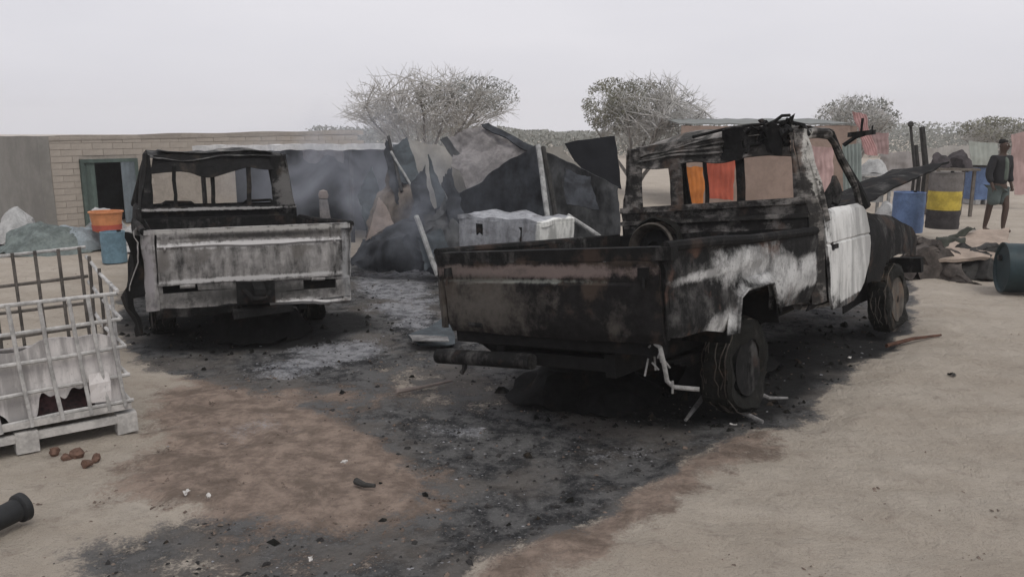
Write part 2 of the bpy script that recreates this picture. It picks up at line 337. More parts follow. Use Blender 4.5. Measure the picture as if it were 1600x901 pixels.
# ------------------------------------------------------------------ pickup trucks (x forward from the tail, y left, z up)
def wheel(root, c, rt, rr, wd, inner=1, squash=0.0, tyre=True, tmat='tyre', rmat='rim'):
    """c: centre; rt tyre radius, rr rim radius, wd width, inner=+1: outside faces -y"""
    Mx = Matrix.Translation(c)
    t = MB(); s = -inner
    if tyre:
        pr = [(rr*.97, -wd*.42), (rr*1.12, -wd*.5), (rt*.9, -wd*.52), (rt*.985, -wd*.40), (rt, -wd*.15), (rt, wd*.15), (rt*.985, wd*.40), (rt*.9, wd*.52), (rr*1.12, wd*.5), (rr*.97, wd*.42)]
        t.lathe(pr, Mx, 40, closed=True)
        for k in range(26):
            g = 2*math.pi*k/26
            for sgn in (-1, 1):
                R = Mx @ Matrix.Rotation(-g, 4, 'Y')
                t.box((rt*.955, sgn*wd*.24-wd*.16, -.022), (rt*1.012, sgn*wd*.24+wd*.16, .022), R)
        t.crumple(.045, 5, c[0])
        wr = MB()
        for k in range(9):
            q = random.uniform(-.45,.45)*wd; ph = random.uniform(0,6.28); sp = random.uniform(2.5,5.5)
            wr.tube([Mx @ Vector(((rt*1.0+random.uniform(-.012,.02))*math.cos(ph+sp*i/18), q+random.uniform(-.012,.012), (rt*1.0+.01*math.sin(i+k))*math.sin(ph+sp*i/18))) for i in range(19)], .004, 4)
        if squash: t.v = [(x, y, z if z > c[2]-rt*.55 else c[2]-rt*.55+(z-c[2]+rt*.55)*(1-squash)) for x, y, z in t.v]
    wo = bpy.data.objects.new('wheel', None); COL.objects.link(wo); wo.parent = root
    if tyre:
        to = t.build('tyre', M[tmat], wo, True)
        if squash: wr.v = [(x, y, z if z > c[2]-rt*.55 else c[2]-rt*.55+(z-c[2]+rt*.55)*(1-squash)) for x, y, z in wr.v]
        wr.build('bead_wire', M['rim'], wo)
    r = MB()
    pr = [(rr, s*wd*.46), (rr*.93, s*wd*.44), (rr*.88, s*wd*.30), (rr*.86, s*wd*.1), (rr*.80, s*wd*.11), (rr*.58, s*wd*.15), (rr*.5, s*wd*.24), (rr*.30, s*wd*.26), (rr*.28, s*wd*.18), (rr*.02, s*wd*.18)]
    r.lathe(pr, Mx, 32, skip=lambda i, j: i == 4 and j % 4 < 2); r.lathe([(rr*.985, -s*wd*.46), (rr*.9, -s*wd*.42), (rr*.87, s*wd*.1), (rr*.9, s*wd*.1), (rr, s*wd*.45)], Mx, 28)
    r.build('rim', M[rmat], wo, True)
    h = MB(); h.lathe([(rr*.26, s*wd*.18), (rr*.25, s*wd*.40), (rr*.18, s*wd*.46), (.002, s*wd*.46)], Mx, 14)
    for k in range(6):
        g = math.pi*2*k/6; p = Vector(c)+Vector((rr*.40*math.cos(g), 0, rr*.40*math.sin(g)))
        h.lathe([(.014, s*wd*.24), (.014, s*wd*.31), (.002, s*wd*.32)], Matrix.Translation(p), 6)
    h.build('hub', M['char'], wo, True)
    return wo
def grid(xs, fz0, fz1, fy, nz_=8):
    return [[(x, fy(x, z0+(z1-z0)*j/nz_), z0+(z1-z0)*j/nz_) for j in range(nz_+1)] for x in xs for z0, z1 in [(fz0(x), fz1(x))]]
def interp(pts):
    X = [p[0] for p in pts]; Z = [p[1] for p in pts]
    return lambda x: float(np.interp(x, X, Z))
def chassis(root, zoff=0):
    c = MB()
    for s in (-1, 1):
        c.box((.05, s*.42-.035, .50), (4.95, s*.42+.035, .64))
    for x in (.1, .9, 1.7, 2.6, 3.4, 4.8): c.box((x-.04, -.39, .53), (x+.04, .39, .61))
    c.crumple(.01, 3).build('chassis_frame', M['under'], root)
    for x, nm in ((1.15, 'rear_axle'), (4.33, 'front_axle')):
        a = MB(); a.tube([(x, -.72, .40), (x, -.2, .40), (x, .2, .40), (x, .72, .40)], [.045, .05, .05, .045], 10)
        q = .0 if x < 2 else .25
        a.lathe([(.05, q-.16), (.13, q-.1), (.16, q), (.13, q+.1), (.05, q+.16)], Matrix.Translation((x, 0, .40)) , 16)
        a.build(nm, M['under'], root, True)
        for s in (-1, 1):
            sp = MB()
            for k in range(4):
                h = .62-.2*k*.8/2
                sp.tube([(x+u*h, s*.50, .47-.018*k+.08*(u*h)**2) for u in (-1, -.5, 0, .5, 1)], .03, 4, flat=.35)
            sp.build('leaf_spring', M['under'], root)
            d = MB(); d.lathe([(.02, s*.60), (.15, s*.60), (.16, s*.68), (.05, s*.7)], Matrix.Translation((x, 0, .40)), 18); d.build('brake_drum', M['char'], root, True)
    p = MB(); p.tube([(1.25, 0, .42), (2.5, .05, .52), (3.2, .05, .55)], .04, 8); p.tube([(3.2, .05, .55), (4.1, .2, .45)], .035, 8); p.build('propeller_shaft', M['under'], root, True)
    f = MB(); f.box((2.25, -.38, .46), (3.0, -.06, .68)); f.crumple(.03, 3).build('fuel_tank', M['under'], root)
def bed(root, side_mat, in_mat, splay=0.0):
    xs = [-.02, .05, .15, .3, .45, .6, .72, .78, .83, .88, .93, 1.02, 1.12, 1.22, 1.32, 1.36, 1.40, 1.43, 1.5, 1.6, 1.7, 1.8, 1.9, 2.0, 2.1, 2.17, 2.22]
    lo = interp([(-.05,.79), (.1,.75), (.45,.73), (.77,.665), (.83,.87), (.93,.91), (1.32,.90), (1.40,.72), (1.43,.69), (1.6,.68), (2.25,.65)])
    hi = interp([(-.05,1.255), (.6,1.235), (1.03,1.21), (2.25,1.165)])
    def yy(x, z): return .80 + .05*sm(.62, .82, z) + .012*sm(1.02, 1.05, z)*(1-sm(1.15, 1.19, z)) + .03*sm(1.19, 1.22, z)
    for s in (-1, 1):
        P = grid(xs, lo, hi, lambda x, z: s*yy(x, z), 12)
        if s > 0 and splay: P = [[(x, y + splay*(1-sm(0, 1.1, x))*(.35+.65*sm(1.1, .75, z)), z) for x, y, z in r] for r in P]
        b = MB().sheet(P, .006*-s); b.crumple(.014, 2.4, 3+s)
        o = b.build('bed_side', side_mat, root, True)
        # arch flange and inner wheel house
        fl = MB(); ar = [(.77,.665), (.83,.87), (.93,.91), (1.32,.90), (1.40,.72), (1.43,.69)]
        fl.sheet([[(x+(cx_-x)*w_, s*(.85+.035*(1-w_)), z+(cz_-z)*w_) for w_ in (0, .25, .5, .75, 1)] for x, z, cx_, cz_ in ((.77,.665,.70,.66),(.80,.77,.735,.785),(.83,.87,.765,.90),(.93,.91,.90,.98),(1.12,.905,1.12,.975),(1.32,.90,1.35,.97),(1.37,.80,1.44,.85),(1.43,.69,1.52,.69))], .008); fl.tube([(x, s*.884, z) for x, z in ar], .012, 6); fl.crumple(.010, 3, 4); fl.build('wheel_arch_lip', side_mat, root, True)
        wh = MB(); wh.sheet([[(x, s*y, z) for y in (.84, .7, .52)] for x, z in ((.74,.6), (.8,.9), (.93,.96), (1.34,.96), (1.44,.9), (1.5,.6))], .006)
        wh.sheet([[(.74,s*.52,.6), (.74,s*.52,.62)], [(.95,s*.52,.6), (.95,s*.52,.95)], [(1.32,s*.52,.6), (1.32,s*.52,.95)], [(1.5,s*.52,.6), (1.5,s*.52,.62)]], .006)
        wh.build('wheel_house', M['under'], root)
        r = MB(); r.tube([(-.02, s*.865, 1.258), (.6, s*.865, 1.24), (1.03, s*.86, 1.215), (2.2, s*.86, 1.17)], .03, 8); r.crumple(.012, 2.5, 1)
        r.build('bed_rail', M['char'] , root, True)
        q = MB(); q.sheet([[(x, s*.775, z) for z in (.86, 1.0, 1.1, 1.2)] for x in (0.03, .5, 1.0, 1.5, 2.1)], .005); q.crumple(.015, 3, 6).build('inner_side_panel', in_mat, root, True)
    fp = MB(); fp.sheet([[(x, y, .86+.012*(int(y*16) % 2)) for y in np.linspace(-.78, .78, 27)] for x in np.linspace(.03, 2.14, 8)], .006); fp.crumple(.02, 2).build('bed_floor', in_mat, root)
    fr = MB(); fr.sheet([[(2.13+.01*(i % 2), y, z) for z in np.linspace(.86, 1.19, 5)] for i, y in enumerate(np.linspace(-.80, .80, 15))], .006); fr.crumple(.015, 3).build('bed_front_panel', in_mat, root)
ZR = 1.925
def cab_shell(root, mat, roofmat, sag, header_lo, sill, door_mat, ywin=(.66,.66), ZR=1.925, camber=.055, wheel_left=True):
    # back wall below the window
    P = [[(2.2-.015*math.sin(z*9), y, z) for z in np.linspace(.62, sill, 9)] for y in np.linspace(-.80, .80, 19)]
    b = MB().sheet(P, .01); b.crumple(.018, 3, 2); b.build('cab_back_panel', mat, root, True)
    rl = MB(); rl.box((2.16, -.80, sill-.03), (2.215, .80, sill+.015)); rl.box((2.17, -.81, sill-.13), (2.21, .81, sill-.10)); rl.crumple(.012, 4, 5); rl.build('window_sill', mat, root)
    # header above it, ragged lower edge
    ys = np.linspace(-.70, .70, 33)
    P = [[(2.2+.02*k, y*(1-.02*k), zl + (ZR - .03*abs(y/.7)**4 - zl)*k/4) for k in range(5)] for y in ys for zl in [header_lo(y)]]
    b = MB().sheet(P, .012); b.crumple(.012, 4, 7); b.build('cab_back_header', mat, root, True)
    # roof skin
    P = [[(x, y, ZR-.005 + camber*(1-abs(y/.72)**3) + .025*math.sin((x-2.22)/.9*math.pi) + .0 - .05*sm(2.4, 2.2, x) - sag(x, y)) for y in np.linspace(-.70, .70, 29)] for x in np.linspace(2.22, 3.16, 22)]
    b = MB().sheet(P, .005); b.crumple(.028, 3.2, 3); b.build('roof', roofmat, root, True)
    for s in (-1, 1):
        g = MB(); g.tube([(2.23, s*.71, ZR-.05), (2.6, s*.715, ZR-.015), (2.95, s*.70, ZR-.02), (3.16, s*.68, ZR-.04)], .026, 7); g.crumple(.014, 4, s); g.build('roof_gutter', mat, root, True)
        # corner panel (rear pillar)
        n = 9
        P = []
        for i in range(n):
            u = i/(n-1)
            P.append([(2.2+.19*u + .08*(1-v)*u, s*((.70+.10*(1-v))+.035*math.sin(u*math.pi*.5)) , 1.28+(ZR-1.29)*v) for v in np.linspace(0, 1, 11)])
        b = MB().sheet(P, .01*s); b.crumple(.02, 4, 8+s); b.build('rear_pillar', mat, root, True)
        yw = ywin[0 if s > 0 else 1]
        P = [[(2.205-.02*math.sin(u_*math.pi), s*(yw+((.705+.10*(1-v))-yw)*u_), 1.28+(ZR-1.30)*v) for v in np.linspace(0, 1, 11)] for u_ in np.linspace(0, 1, 6)]
        b = MB().sheet(P, .012*-s); b.crumple(.014, 5, 18+s); b.build('back_pillar', mat, root, True)
        P = [[(2.2+.17*u, s*(.80+.045*math.sin(u*math.pi*.5)), z) for z in np.linspace(.62, 1.30, 7)] for u in np.linspace(0, 1, 7)]
        b = MB().sheet(P, .01*s); b.crumple(.014, 3, 9); b.build('cab_corner_panel', mat if s < 0 else M['char'], root, True)
        # windscreen pillar
        a = MB(); a.tube([(3.10, s*.68, ZR-.02), (3.20, s*.73, 1.68), (3.34, s*.79, 1.45), (3.44, s*.83, 1.27)], [.03, .034, .038, .05], 8); a.crumple(.016, 5, 3+s); a.build('windscreen_pillar', M['char'], root, True)
    h = MB(); h.tube([(3.14, y, ZR-.01-.02*abs(y)) for y in (-.68, -.3, 0, .3, .68)], .032, 7); h.crumple(.02, 4, 1); h.build('windscreen_header', mat, root, True)
    c = MB(); c.sheet([[(3.42+.08*math.cos(k), y, 1.27-.09*k) for k in (0, .5, 1.0)] for y in np.linspace(-.82, .82, 17)], .01); c.crumple(.03, 3, 4); c.build('cowl', M['char'], root, True)
    d = MB(); d.sheet([[(3.25-.05*k, y, 1.22-.1*k) for k in range(4)] for y in np.linspace(-.74, .74, 17)], .02); d.crumple(.07, 3, 8); d.build('dashboard', M['under'], root, True)
    fl = MB(); fl.box((2.2, -.8, .62), (3.5, .8, .66)); fl.crumple(.02, 3); fl.build('cab_floor', M['under'], root)
    fw = MB(); fw.sheet([[(3.46, y, z) for z in np.linspace(.62, 1.2, 5)] for y in np.linspace(-.8, .8, 9)], .01); fw.crumple(.03, 2); fw.build('firewall', M['under'], root)
    for s in (-.42, .42):
        t = MB()
        t.tube([(2.42, s-.22, .8), (2.34, s-.21, 1.3), (2.33, s-.12, 1.36), (2.33, s+.12, 1.36), (2.34, s+.21, 1.3), (2.42, s+.22, .8), (2.9, s+.22, .82), (2.9, s-.22, .82), (2.42, s-.22, .8)], .016, 6)
        for k in range(5): t.tube([(2.35, s-.2, .9+.08*k), (2.31, s, .92+.08*k), (2.35, s+.2, .9+.08*k)], .006, 4)
        for k in range(5): t.tube([(2.45+.1*k, s-.2, .82), (2.45+.1*k, s, .86), (2.45+.1*k, s+.2, .82)], .006, 4)
        t.crumple(.03, 3, s); t.build('seat_frame', M['char'], root)
    if not wheel_left: return
    sw = MB(); Mx = Matrix.Translation((3.02, .40, 1.22)) @ Matrix.Rotation(math.radians(55), 4, 'Y') @ Matrix.Rotation(math.pi/2, 4, 'X')
    sw.lathe([(.185+.012*math.cos(a), .012*math.sin(a)) for a in np.linspace(0, 2*math.pi, 7)[:-1]], Mx, 24, closed=True)
    sw.tube([(3.02, .40, 1.22), (3.3, .40, 1.0)], .02, 6)
    for k in range(3):
        g = k*2.1; sw.tube([Mx @ Vector((0,0,0)), Mx @ Vector((.18*math.cos(g), 0, .18*math.sin(g)))], .008, 4)
    sw.build('steering_wheel', M['char'], root, True)
def door(root, s, mat, frame_mat):
    x0 = interp([(.53,2.50), (.6,2.47), (1.0,2.40), (1.31,2.36)]); x1 = interp([(.53,2.98), (.58,3.12), (.65,3.25), (.8,3.38), (.96,3.44), (1.1,3.43), (1.24,3.38), (1.29,3.32), (1.31,3.26)])
    zs = [.53, .56, .6, .65, .72, .8, .88, .96, 1.03, 1.045, 1.06, 1.1, 1.17, 1.24, 1.28, 1.30, 1.31]
    def y(z): return .845 + .012*math.sin((z-.53)/.78*math.pi) - .012*(1 if 1.035 < z < 1.055 else 0) - .03*sm(1.27, 1.31, z)
    P = [[(x0(z)+(x1(z)-x0(z))*u, s*(y(z)+.012), z) for z in zs] for u in np.linspace(0, 1, 15)]
    d = bpy.data.objects.new('door', None); COL.objects.link(d); d.parent = root
    b = MB().sheet(P, .02*-s); b.crumple(.012, 2.6, 5); b.build('door_skin', mat, d, True)
    f = MB()
    f.tube([(2.40, s*.815, 1.29), (2.345, s*.765, 1.60), (2.32, s*.715, 1.83), (2.36, s*.71, ZR-.06), (2.7, s*.705, ZR-.04), (3.02, s*.69, ZR-.05), (3.10, s*.71, ZR-.12), (3.30, s*.79, 1.46), (3.36, s*.81, 1.29)], .024, 7); f.crumple(.016, 5, 2)
    f.build('window_frame', frame_mat, d, True)
    h = MB(); h.box((2.50, s*.865-.012, 1.0), (2.62, s*.865+.012, 1.035)); h.build('door_handle', M['char'], d)
    return d
def front(root, fmat, hood_pts):
    for s in (-1, 1):
        lo = interp([(3.44,.62), (3.80,.60), (3.86,.66), (4.0,.74), (4.33,.78), (4.62,.76), (4.76,.72), (4.80,.70), (4.98,.68)])
        hi = interp([(3.44,1.24), (4.0,1.17), (4.4,1.11), (4.8,.98), (4.98,.88)])
        xs = [3.46, 3.55, 3.65, 3.75, 3.80, 3.86, 3.93, 4.0, 4.1, 4.2, 4.33, 4.45, 4.55, 4.62, 4.7, 4.76, 4.80, 4.9, 4.98]
        b = MB().sheet(grid(xs, lo, hi, lambda x, z: s*(.83+.02*sm(.6,.9,z)-.10*sm(1.0,1.25,z)), 9), .006*-s); b.crumple(.03, 2.6, 5+s); b.build('front_fender', fmat, root, True)
        il = MB(); il.sheet([[(x, s*.60, z) for z in (.34, .6, .8, 1.05)] for x in (3.5, 4.0, 4.6, 4.92)], .01); il.crumple(.03, 3); il.build('inner_wing', M['under'], root)
        l = MB(); l.lathe([(.09, 0), (.11, .04), (.10, .06), (.03, .02)], Matrix.Translation((4.97, s*.58, .87)) @ Matrix.Rotation(math.pi/2, 4, 'Z'), 16); l.build('headlamp_bowl', M['char'], root, True)
    g = MB(); g.box((4.96, -.46, .72), (5.0, .46, 1.02))
    for k in range(5): g.box((4.99, -.44, .75+.05*k), (5.02, .44, .775+.05*k))
    g.crumple(.02, 3); g.build('grille', M['char'], root)
    bp = MB(); bp.box((5.02, -.86, .52), (5.12, .86, .68)); bp.crumple(.03, 2); bp.build('front_bumper', M['char'], root)
    e = MB(); e.box((3.75, -.26, .58), (4.45, .26, .98)); e.box((3.85, -.15, .98), (4.35, .12, 1.1)); e.tube([(3.9, -.3, .95), (4.3, -.32, .9)], .05, 8); e.box((4.7, -.36, .6), (4.78, .36, 1.02)); e.crumple(.04, 4); e.build('engine', M['under'], root)
    h = MB(); h.sheet(quad(*hood_pts, 20, 16, (0,0,.05)), .02); h.crumple(.035, 2.2, 6); h.build('bonnet', M['char'], root, True)

# ---- the near truck on the right
TR = thing('pickup_truck', 'black burnt-out pickup with scorched white door, tail turned to the camera', 'pickup truck', (.262, 4.754, -.048), (-.111, .011, math.pi/2-.698))
chassis(TR)
bed(TR, M['bedr'], M['char'])
b = MB(); ys = np.linspace(-.83, .79, 35)
P = [[(-.005-.012*(1 if .80 < z < 1.06 and abs(y) < .7 else 0)+.02*sm(.80,.74,z), y, z) for z in (.745, .77, .79, .80, .85, .92, 1.0, 1.05, 1.06, 1.085, 1.12, 1.16, 1.19)] for y in ys]
b.sheet(P, .03); b.crumple(.016, 2.6, 12); b.build('tailgate', M['tailr'], TR, True)
b = MB(); b.box((-.035, -.905, 1.19), (.045, .815, 1.262)); b.crumple(.008, 2); b.build('tail_rail', M['char'], TR)
for s in (-1, 1):
    b = MB(); b.sheet([[(-.02+.03*abs(v), s*(.80+.055*v), z) for z in np.linspace(.76, 1.24, 8)] for v in (0, .5, 1)], .03); b.crumple(.012, 4, s); b.build('corner_post', M['tailr'] if s > 0 else M['char'], TR, True)
b = MB(); b.box((.02, -.78, .66), (.10, .78, .74)); b.crumple(.015, 3); b.build('rear_sill', M['under'], TR)
b = MB(); b.sheet(quad((.03,-.10,.80), (.03,-.47,.80), (.03,-.46,.69), (.03,-.18,.72), 8, 5), .01); b.crumple(.03, 6); b.build('plate_bracket', M['greysteel'], TR, True)
b = MB(); b.tube([(-.02,.93,.555), (0,.6,.56), (0,.12,.57)], .05, 14); b.tube([(0,.70,.56), (0,.71,.48), (.0,.74,.45)], .018, 6); b.tube([(0,.3,.57), (.2,.3,.58)], .03, 6); b.build('tow_bar', M['char'], TR, True)
b = MB(); b.tube([(.0,-.76,.735), (-.02,-.80,.72), (-.02,-.82,.62), (0,-.82,.53), (0,-.86,.50), (.06,-.98,.485)], .013, 7); b.tube([(-.02,-.86,.47), (-.02,-.865,.54)], .007, 6); b.build('lamp_bracket', M['wire'], TR, True)
b = MB()
for k in range(9):
    x, y, z = random.uniform(0,.1), random.uniform(-.80,-.66), random.uniform(.62,.76); b.tube([(x,y,z), (x+random.uniform(-.05,.05), y+random.uniform(-.05,.05), z-random.uniform(.03,.1))], .006, 5)
b.build('lamp_wiring', M['wire'], TR)
b = MB(); b.sheet([[(.05+.1*i/4, y, .74-.14*i/4-.05*math.sin(y*5)*i/4) for i in range(5)] for y in np.linspace(-.3,.75,15)], .008); b.crumple(.05, 3, 9); b.build('rear_valance', M['under'], TR, True)
cab_shell(TR, M['cabr'], M['roofr'], lambda x, y: .03*sm(.1, .7, y) + .03*math.sin(x*9)*sm(-.5,.5,y), lambda y: (1.735 if y < .25 else 1.73)+.012*math.sin(y*11), 1.40, None, (.60,.70))
for a, wd in (((.33,.22), 0), ((.03,-.0), .01), ((-.24,-.31), .02)):
    b = MB(); b.sheet([[(2.195+wd+.01*math.sin(v*4), a[0]+(a[1]-a[0])*u, 1.39+.40*v) for v in np.linspace(0,1,7)] for u in (0,.5,1)], .018); b.crumple(.012, 5, a[0]); b.build('window_divider', M['cabr'] if wd == 0 else M['char'], TR, True)
# wreckage twisted over the back of the roof
b = MB()
for k in range(26):
    x0, y0 = random.uniform(2.2, 2.42), random.uniform(-.66, -.2)
    pts = [(x0, y0, 1.95)]
    for q in range(4): pts.append((pts[-1][0]+random.uniform(-.06,.06), pts[-1][1]+random.uniform(-.07,.07), min(2.03, max(1.78, pts[-1][2]+random.uniform(-.09,.06)))))
    b.tube(pts, random.uniform(.008,.02), 5)
b.tube([(2.2,.10,1.95), (2.25,-.2,1.99), (2.3,-.66,1.99)], .013, 6)
b.build('roof_wreckage', M['char'], TR)
b = MB(); b.sheet([[(2.2-.03*math.sin(u*9), -.14-.5*u, 1.76+.23*v-.03*u*v) for v in np.linspace(0,1,6)] for u in np.linspace(0,1,12)], .008); b.crumple(.05, 5, 3); b.build('torn_roof_flap', M['char'], TR, True)
b = MB()
for k in range(5):
    z = 1.81+.030*k; b.tube([(2.20+.02*k, y, z+.01*math.sin(y*5+k)-.02*sm(.3,.7,y)) for y in np.linspace(-.15,.68,8)], .009, 5)
b.crumple(.012,4); b.build('roof_seam', M['roofr'], TR, True)
door(TR, -1, M['doorr'], M['cabr']); door(TR, 1, M['char'], M['char'])
b = MB(); b.tube([(2.44,-.835,1.22), (2.40,-.80,1.5), (2.33,-.735,1.82), (2.27,-.70,ZR)], [.05,.045,.04,.03], 6, flat=1.0); b.crumple(.012,5); b.build('door_pillar', M['cabr'], TR, True)
b = MB(); b.tube([(2.3,-.66,.58), (2.8,-.70,.55), (3.5,-.68,.53)], .035, 6); b.crumple(.03,2,7); b.build('side_step', M['greysteel'], TR, True)
b = MB(); b.sheet([[(2.22+1.2*u, -.80+.05*v, .66-.1*v) for v in (0,.5,1)] for u in np.linspace(0,1,12)], .008); b.crumple(.03,4); b.build('rocker_panel', M['char'], TR, True)
front(TR, M['char'], ((3.55,-.80,1.30), (5.65,-1.02,1.60), (5.45,-.50,1.575), (3.55,-.30,1.27)))
b = MB(); b.tube([(3.30,-.72,1.80), (3.34,-.80,1.86), (3.36,-.9,1.885)], .020, 7); b.box((3.32,-.95,1.865), (3.40,-.74,1.905)); b.tube([(3.36,-.84,1.88), (3.37,-.85,2.01)], .012, 6); b.tube([(3.36,-.93,1.88), (3.37,-.93,1.94)], .008, 5); b.crumple(.012,5); b.build('mirror_arm', M['char'], TR, True)
b = MB(); b.sheet([[(3.0+.3*u, -.62-.1*math.sin(u*3), 1.28+.26*v*math.sin(u*3.1)) for v in np.linspace(0,1,6)] for u in np.linspace(0,1,8)], .02); b.crumple(.09,4,4); b.build('melted_trim', M['char'], TR, True)
def tail_fittings(root, m, w_, zt):
    for s in (-1, 1):
        b = MB(); b.box((-.05, s*(w_-.06)-.035, zt-.10), (-.012, s*(w_-.06)+.035, zt-.03)); b.tube([(-.045, s*(w_-.06), zt-.09), (-.065, s*(w_-.05), zt-.15)], .008, 5); b.crumple(.01, 8); b.build('tailgate_latch', m, root)
        b = MB(); b.tube([(-.02, s*.55-.06, .785), (-.02, s*.55+.06, .785)], .018, 8); b.box((-.03, s*.55-.03, .79), (-.015, s*.55+.03, .85)); b.crumple(.006, 8); b.build('tailgate_hinge', m, root, True)
tail_fittings(TR, M['char'], .80, 1.19)
b = MB()
for k in range(7):
    x, y = random.uniform(.2, 1.7), random.uniform(-.6, .6)
    b.tube([(x, y, .9), (x+random.uniform(-.3,.3), y+random.uniform(-.3,.3), .93+random.uniform(0,.25))], .012, 5)
b.build('bed_debris', M['greysteel'], TR)
# wheels: tyres still on at the right, bare rims at the left
wheel(TR, (1.22,-.64,.34), .32, .19, .20, 1, .12, rmat='char')
wheel(TR, (4.33,-.74,.345), .33, .21, .20, 1, .2)
wheel(TR, (1.15,.72,.40), .255, .225, .19, -1)
wheel(TR, (4.33,.72,.40), .255, .225, .19, -1)

# spare rim lying against the cab, in the bed
S = thing('spare_wheel', 'burnt spare wheel rim leaning against the back of the cab in the truck bed', 'wheel')
bpy.context.view_layer.update()
S.matrix_world = TR.matrix_world @ Matrix.Translation((2.06,.42,1.07)) @ Matrix.Rotation(math.radians(8), 4, 'Y') @ Matrix.Rotation(math.pi/2, 4, 'Z')
b = MB(); b.lathe([(.215,.07), (.20,.09), (.18,.07), (.165,.0), (.16,-.05), (.19,-.08), (.21,-.07), (.175,-.05), (.18,.0), (.195,.05)], Matrix.Identity(4), 32, closed=True); b.build('rim', M['rim'], S, True)
b = MB(); b.lathe([(.165,-.02), (.12,-.0), (.075,.03), (.06,.03), (.055,.0), (.004,.0)], Matrix.Identity(4), 24); b.build('rim_disc', M['char'], S, True)
b = MB(); b.lathe([(.25+.018*math.cos(a), .05*math.sin(a)) for a in np.linspace(0,2*math.pi,9)[:-1]], Matrix.Identity(4), 30, closed=True); b.crumple(.03,5); b.build('tyre_bead', M['tyre'], S, True)

# ---- the far truck on the left
TL = thing('pickup_truck', 'ash-grey burnt-out pickup sunk on bare rims in front of the flat-roofed building', 'pickup truck', (-2.258, 7.015, -.18), (.015, .022, math.pi/2+.454))
chassis(TL)
bed(TL, M['taill'], M['char'], splay=.16)
b = MB(); ys = np.linspace(-.77, .77, 33)
P = [[(-.005-.014*(1 if .85 < z < 1.11 else 0)-.02*(1 if 1.12 < z < 1.15 else 0)+.008*(1 if 1.16 < z < 1.22 else 0), y, z) for z in (.80, .82, .84, .85, .92, 1.0, 1.06, 1.11, 1.12, 1.13, 1.15, 1.16, 1.19, 1.22, 1.235, 1.25)] for y in ys]
b.sheet(P, .03); b.crumple(.018, 2.3, 22); b.build('tailgate', M['taill'], TL, True)
b = MB(); b.box((-.03, -.86, 1.235), (.035, .86, 1.275)); b.crumple(.022, 2.2, 3); b.build('tail_rail', M['taill'], TL)
for s in (-1, 1):
    b = MB(); b.sheet([[(-.015+.05*abs(v)**2, s*(.775+.085*v), z) for z in np.linspace(.60 if s > 0 else .56, 1.25, 9)] for v in (0,.4,.8,1)], .03); b.crumple(.02,4,s+6); b.build('corner_post', M['taill'], TL, True)
for s, y0, y1 in ((1,.47,.74), (-1,-.41,-.71)):
    # bumper plate round a dark slot, built as four strips
    z0, z1 = (.735,.815) if s > 0 else (.685,.775)
    b = MB(); ya, yb = min(y0,y1), max(y0,y1)
    b.box((-.02, min(s*.16, s*.84), z1), (.02, max(s*.16, s*.84), .80)); b.box((-.018, min(s*.16, s*.84), .60), (.02, max(s*.16, s*.84), z0))
    o1, o2 = sorted((s*.16, ya if s > 0 else yb)); b.box((-.016, o1, z0), (.02, o2, z1))
    o1, o2 = sorted((yb if s > 0 else ya, s*.84)); b.box((-.016, o1, z0), (.02, o2, z1))
    b.crumple(.02, 3, s+2); b.build('bumper_plate', M['taill'], TL)
    b = MB(); b.box((.03, ya-.02, z0-.02), (.06, yb+.02, z1+.02)); b.build('lamp_recess', M['under'], TL)
b = MB(); b.sheet([[(-.06+.03*v, y, .60-.03*v-.03*sm(-.3,-.8,y)) for v in (0,.5,1)] for y in np.linspace(-.84,-.12,14)], .025); b.crumple(.02,4,2); b.build('bumper_step', M['taill'], TL, True)
b = MB(); b.sheet([[(-.03+.03*v, y, .60-.08*v) for v in (0,.5,1)] for y in np.linspace(.12,.80,14)], .02); b.crumple(.025,4,5); b.build('lower_valance', M['char'], TL, True)
b = MB(); b.box((-.06,-.16,.60), (.03,.16,.80)); b.lathe([(.05,-.05),(.09,-.04),(.09,.04),(.05,.05)], Matrix.Translation((-.07,-.02,.70)), 14, closed=True); b.tube([(-.05,.1,.72),(-.16,.04,.66),(-.16,-.06,.66),(-.05,-.12,.72)], .02, 6); b.box((-.09,-.3,.50), (.03,.2,.56)); b.crumple(.025,6,5); b.build('tow_hitch', M['char'], TL)
tail_fittings(TL, M['taill'], .76, 1.25)
cab_shell(TL, M['cabl'], M['roofl'], lambda x, y: .03*math.sin(y*5), lambda y: 1.70 + (-.075*math.exp(-((y-.10)/.17)**2) + .03*math.exp(-((y+.33)/.12)**2) - .03*sm(.3,.7,y)), 1.30, None, (.68,.56), 1.885, .015, False)
for y0, y1, x in ((.475,.435,0), (.085,.045,.03), (-.285,-.335,0)):
    b = MB(); b.sheet([[(2.195+x+.01*math.sin(v*4), y0+(y1-y0)*u, 1.29+.46*v) for v in np.linspace(0,1,7)] for u in (0,.5,1)], .018); b.crumple(.014,5,y0); b.build('window_divider', M['cabl'], TL, True)
b = MB(); b.sheet([[(2.24+.9*u, -.6+1.2*v, 1.905+.012*math.sin(u*5)+.012*math.sin(v*7)) for v in np.linspace(0,1,12)] for u in np.linspace(0,1,8)], .004); b.crumple(.02,4,9); b.build('roof_ash_crust', M['roofl'], TL, True)
door(TL, -1, M['char'], M['cabl']); door(TL, 1, M['char'], M['cabl'])
b = MB(); b.box((3.25,-.93,1.28), (3.33,-.83,1.5)); b.crumple(.02,5); b.build('wing_mirror', M['taill'], TL)
front(TL, M['char'], ((3.5,-.76,1.22), (4.95,-.70,1.02), (4.95,.70,1.02), (3.5,.76,1.22)))
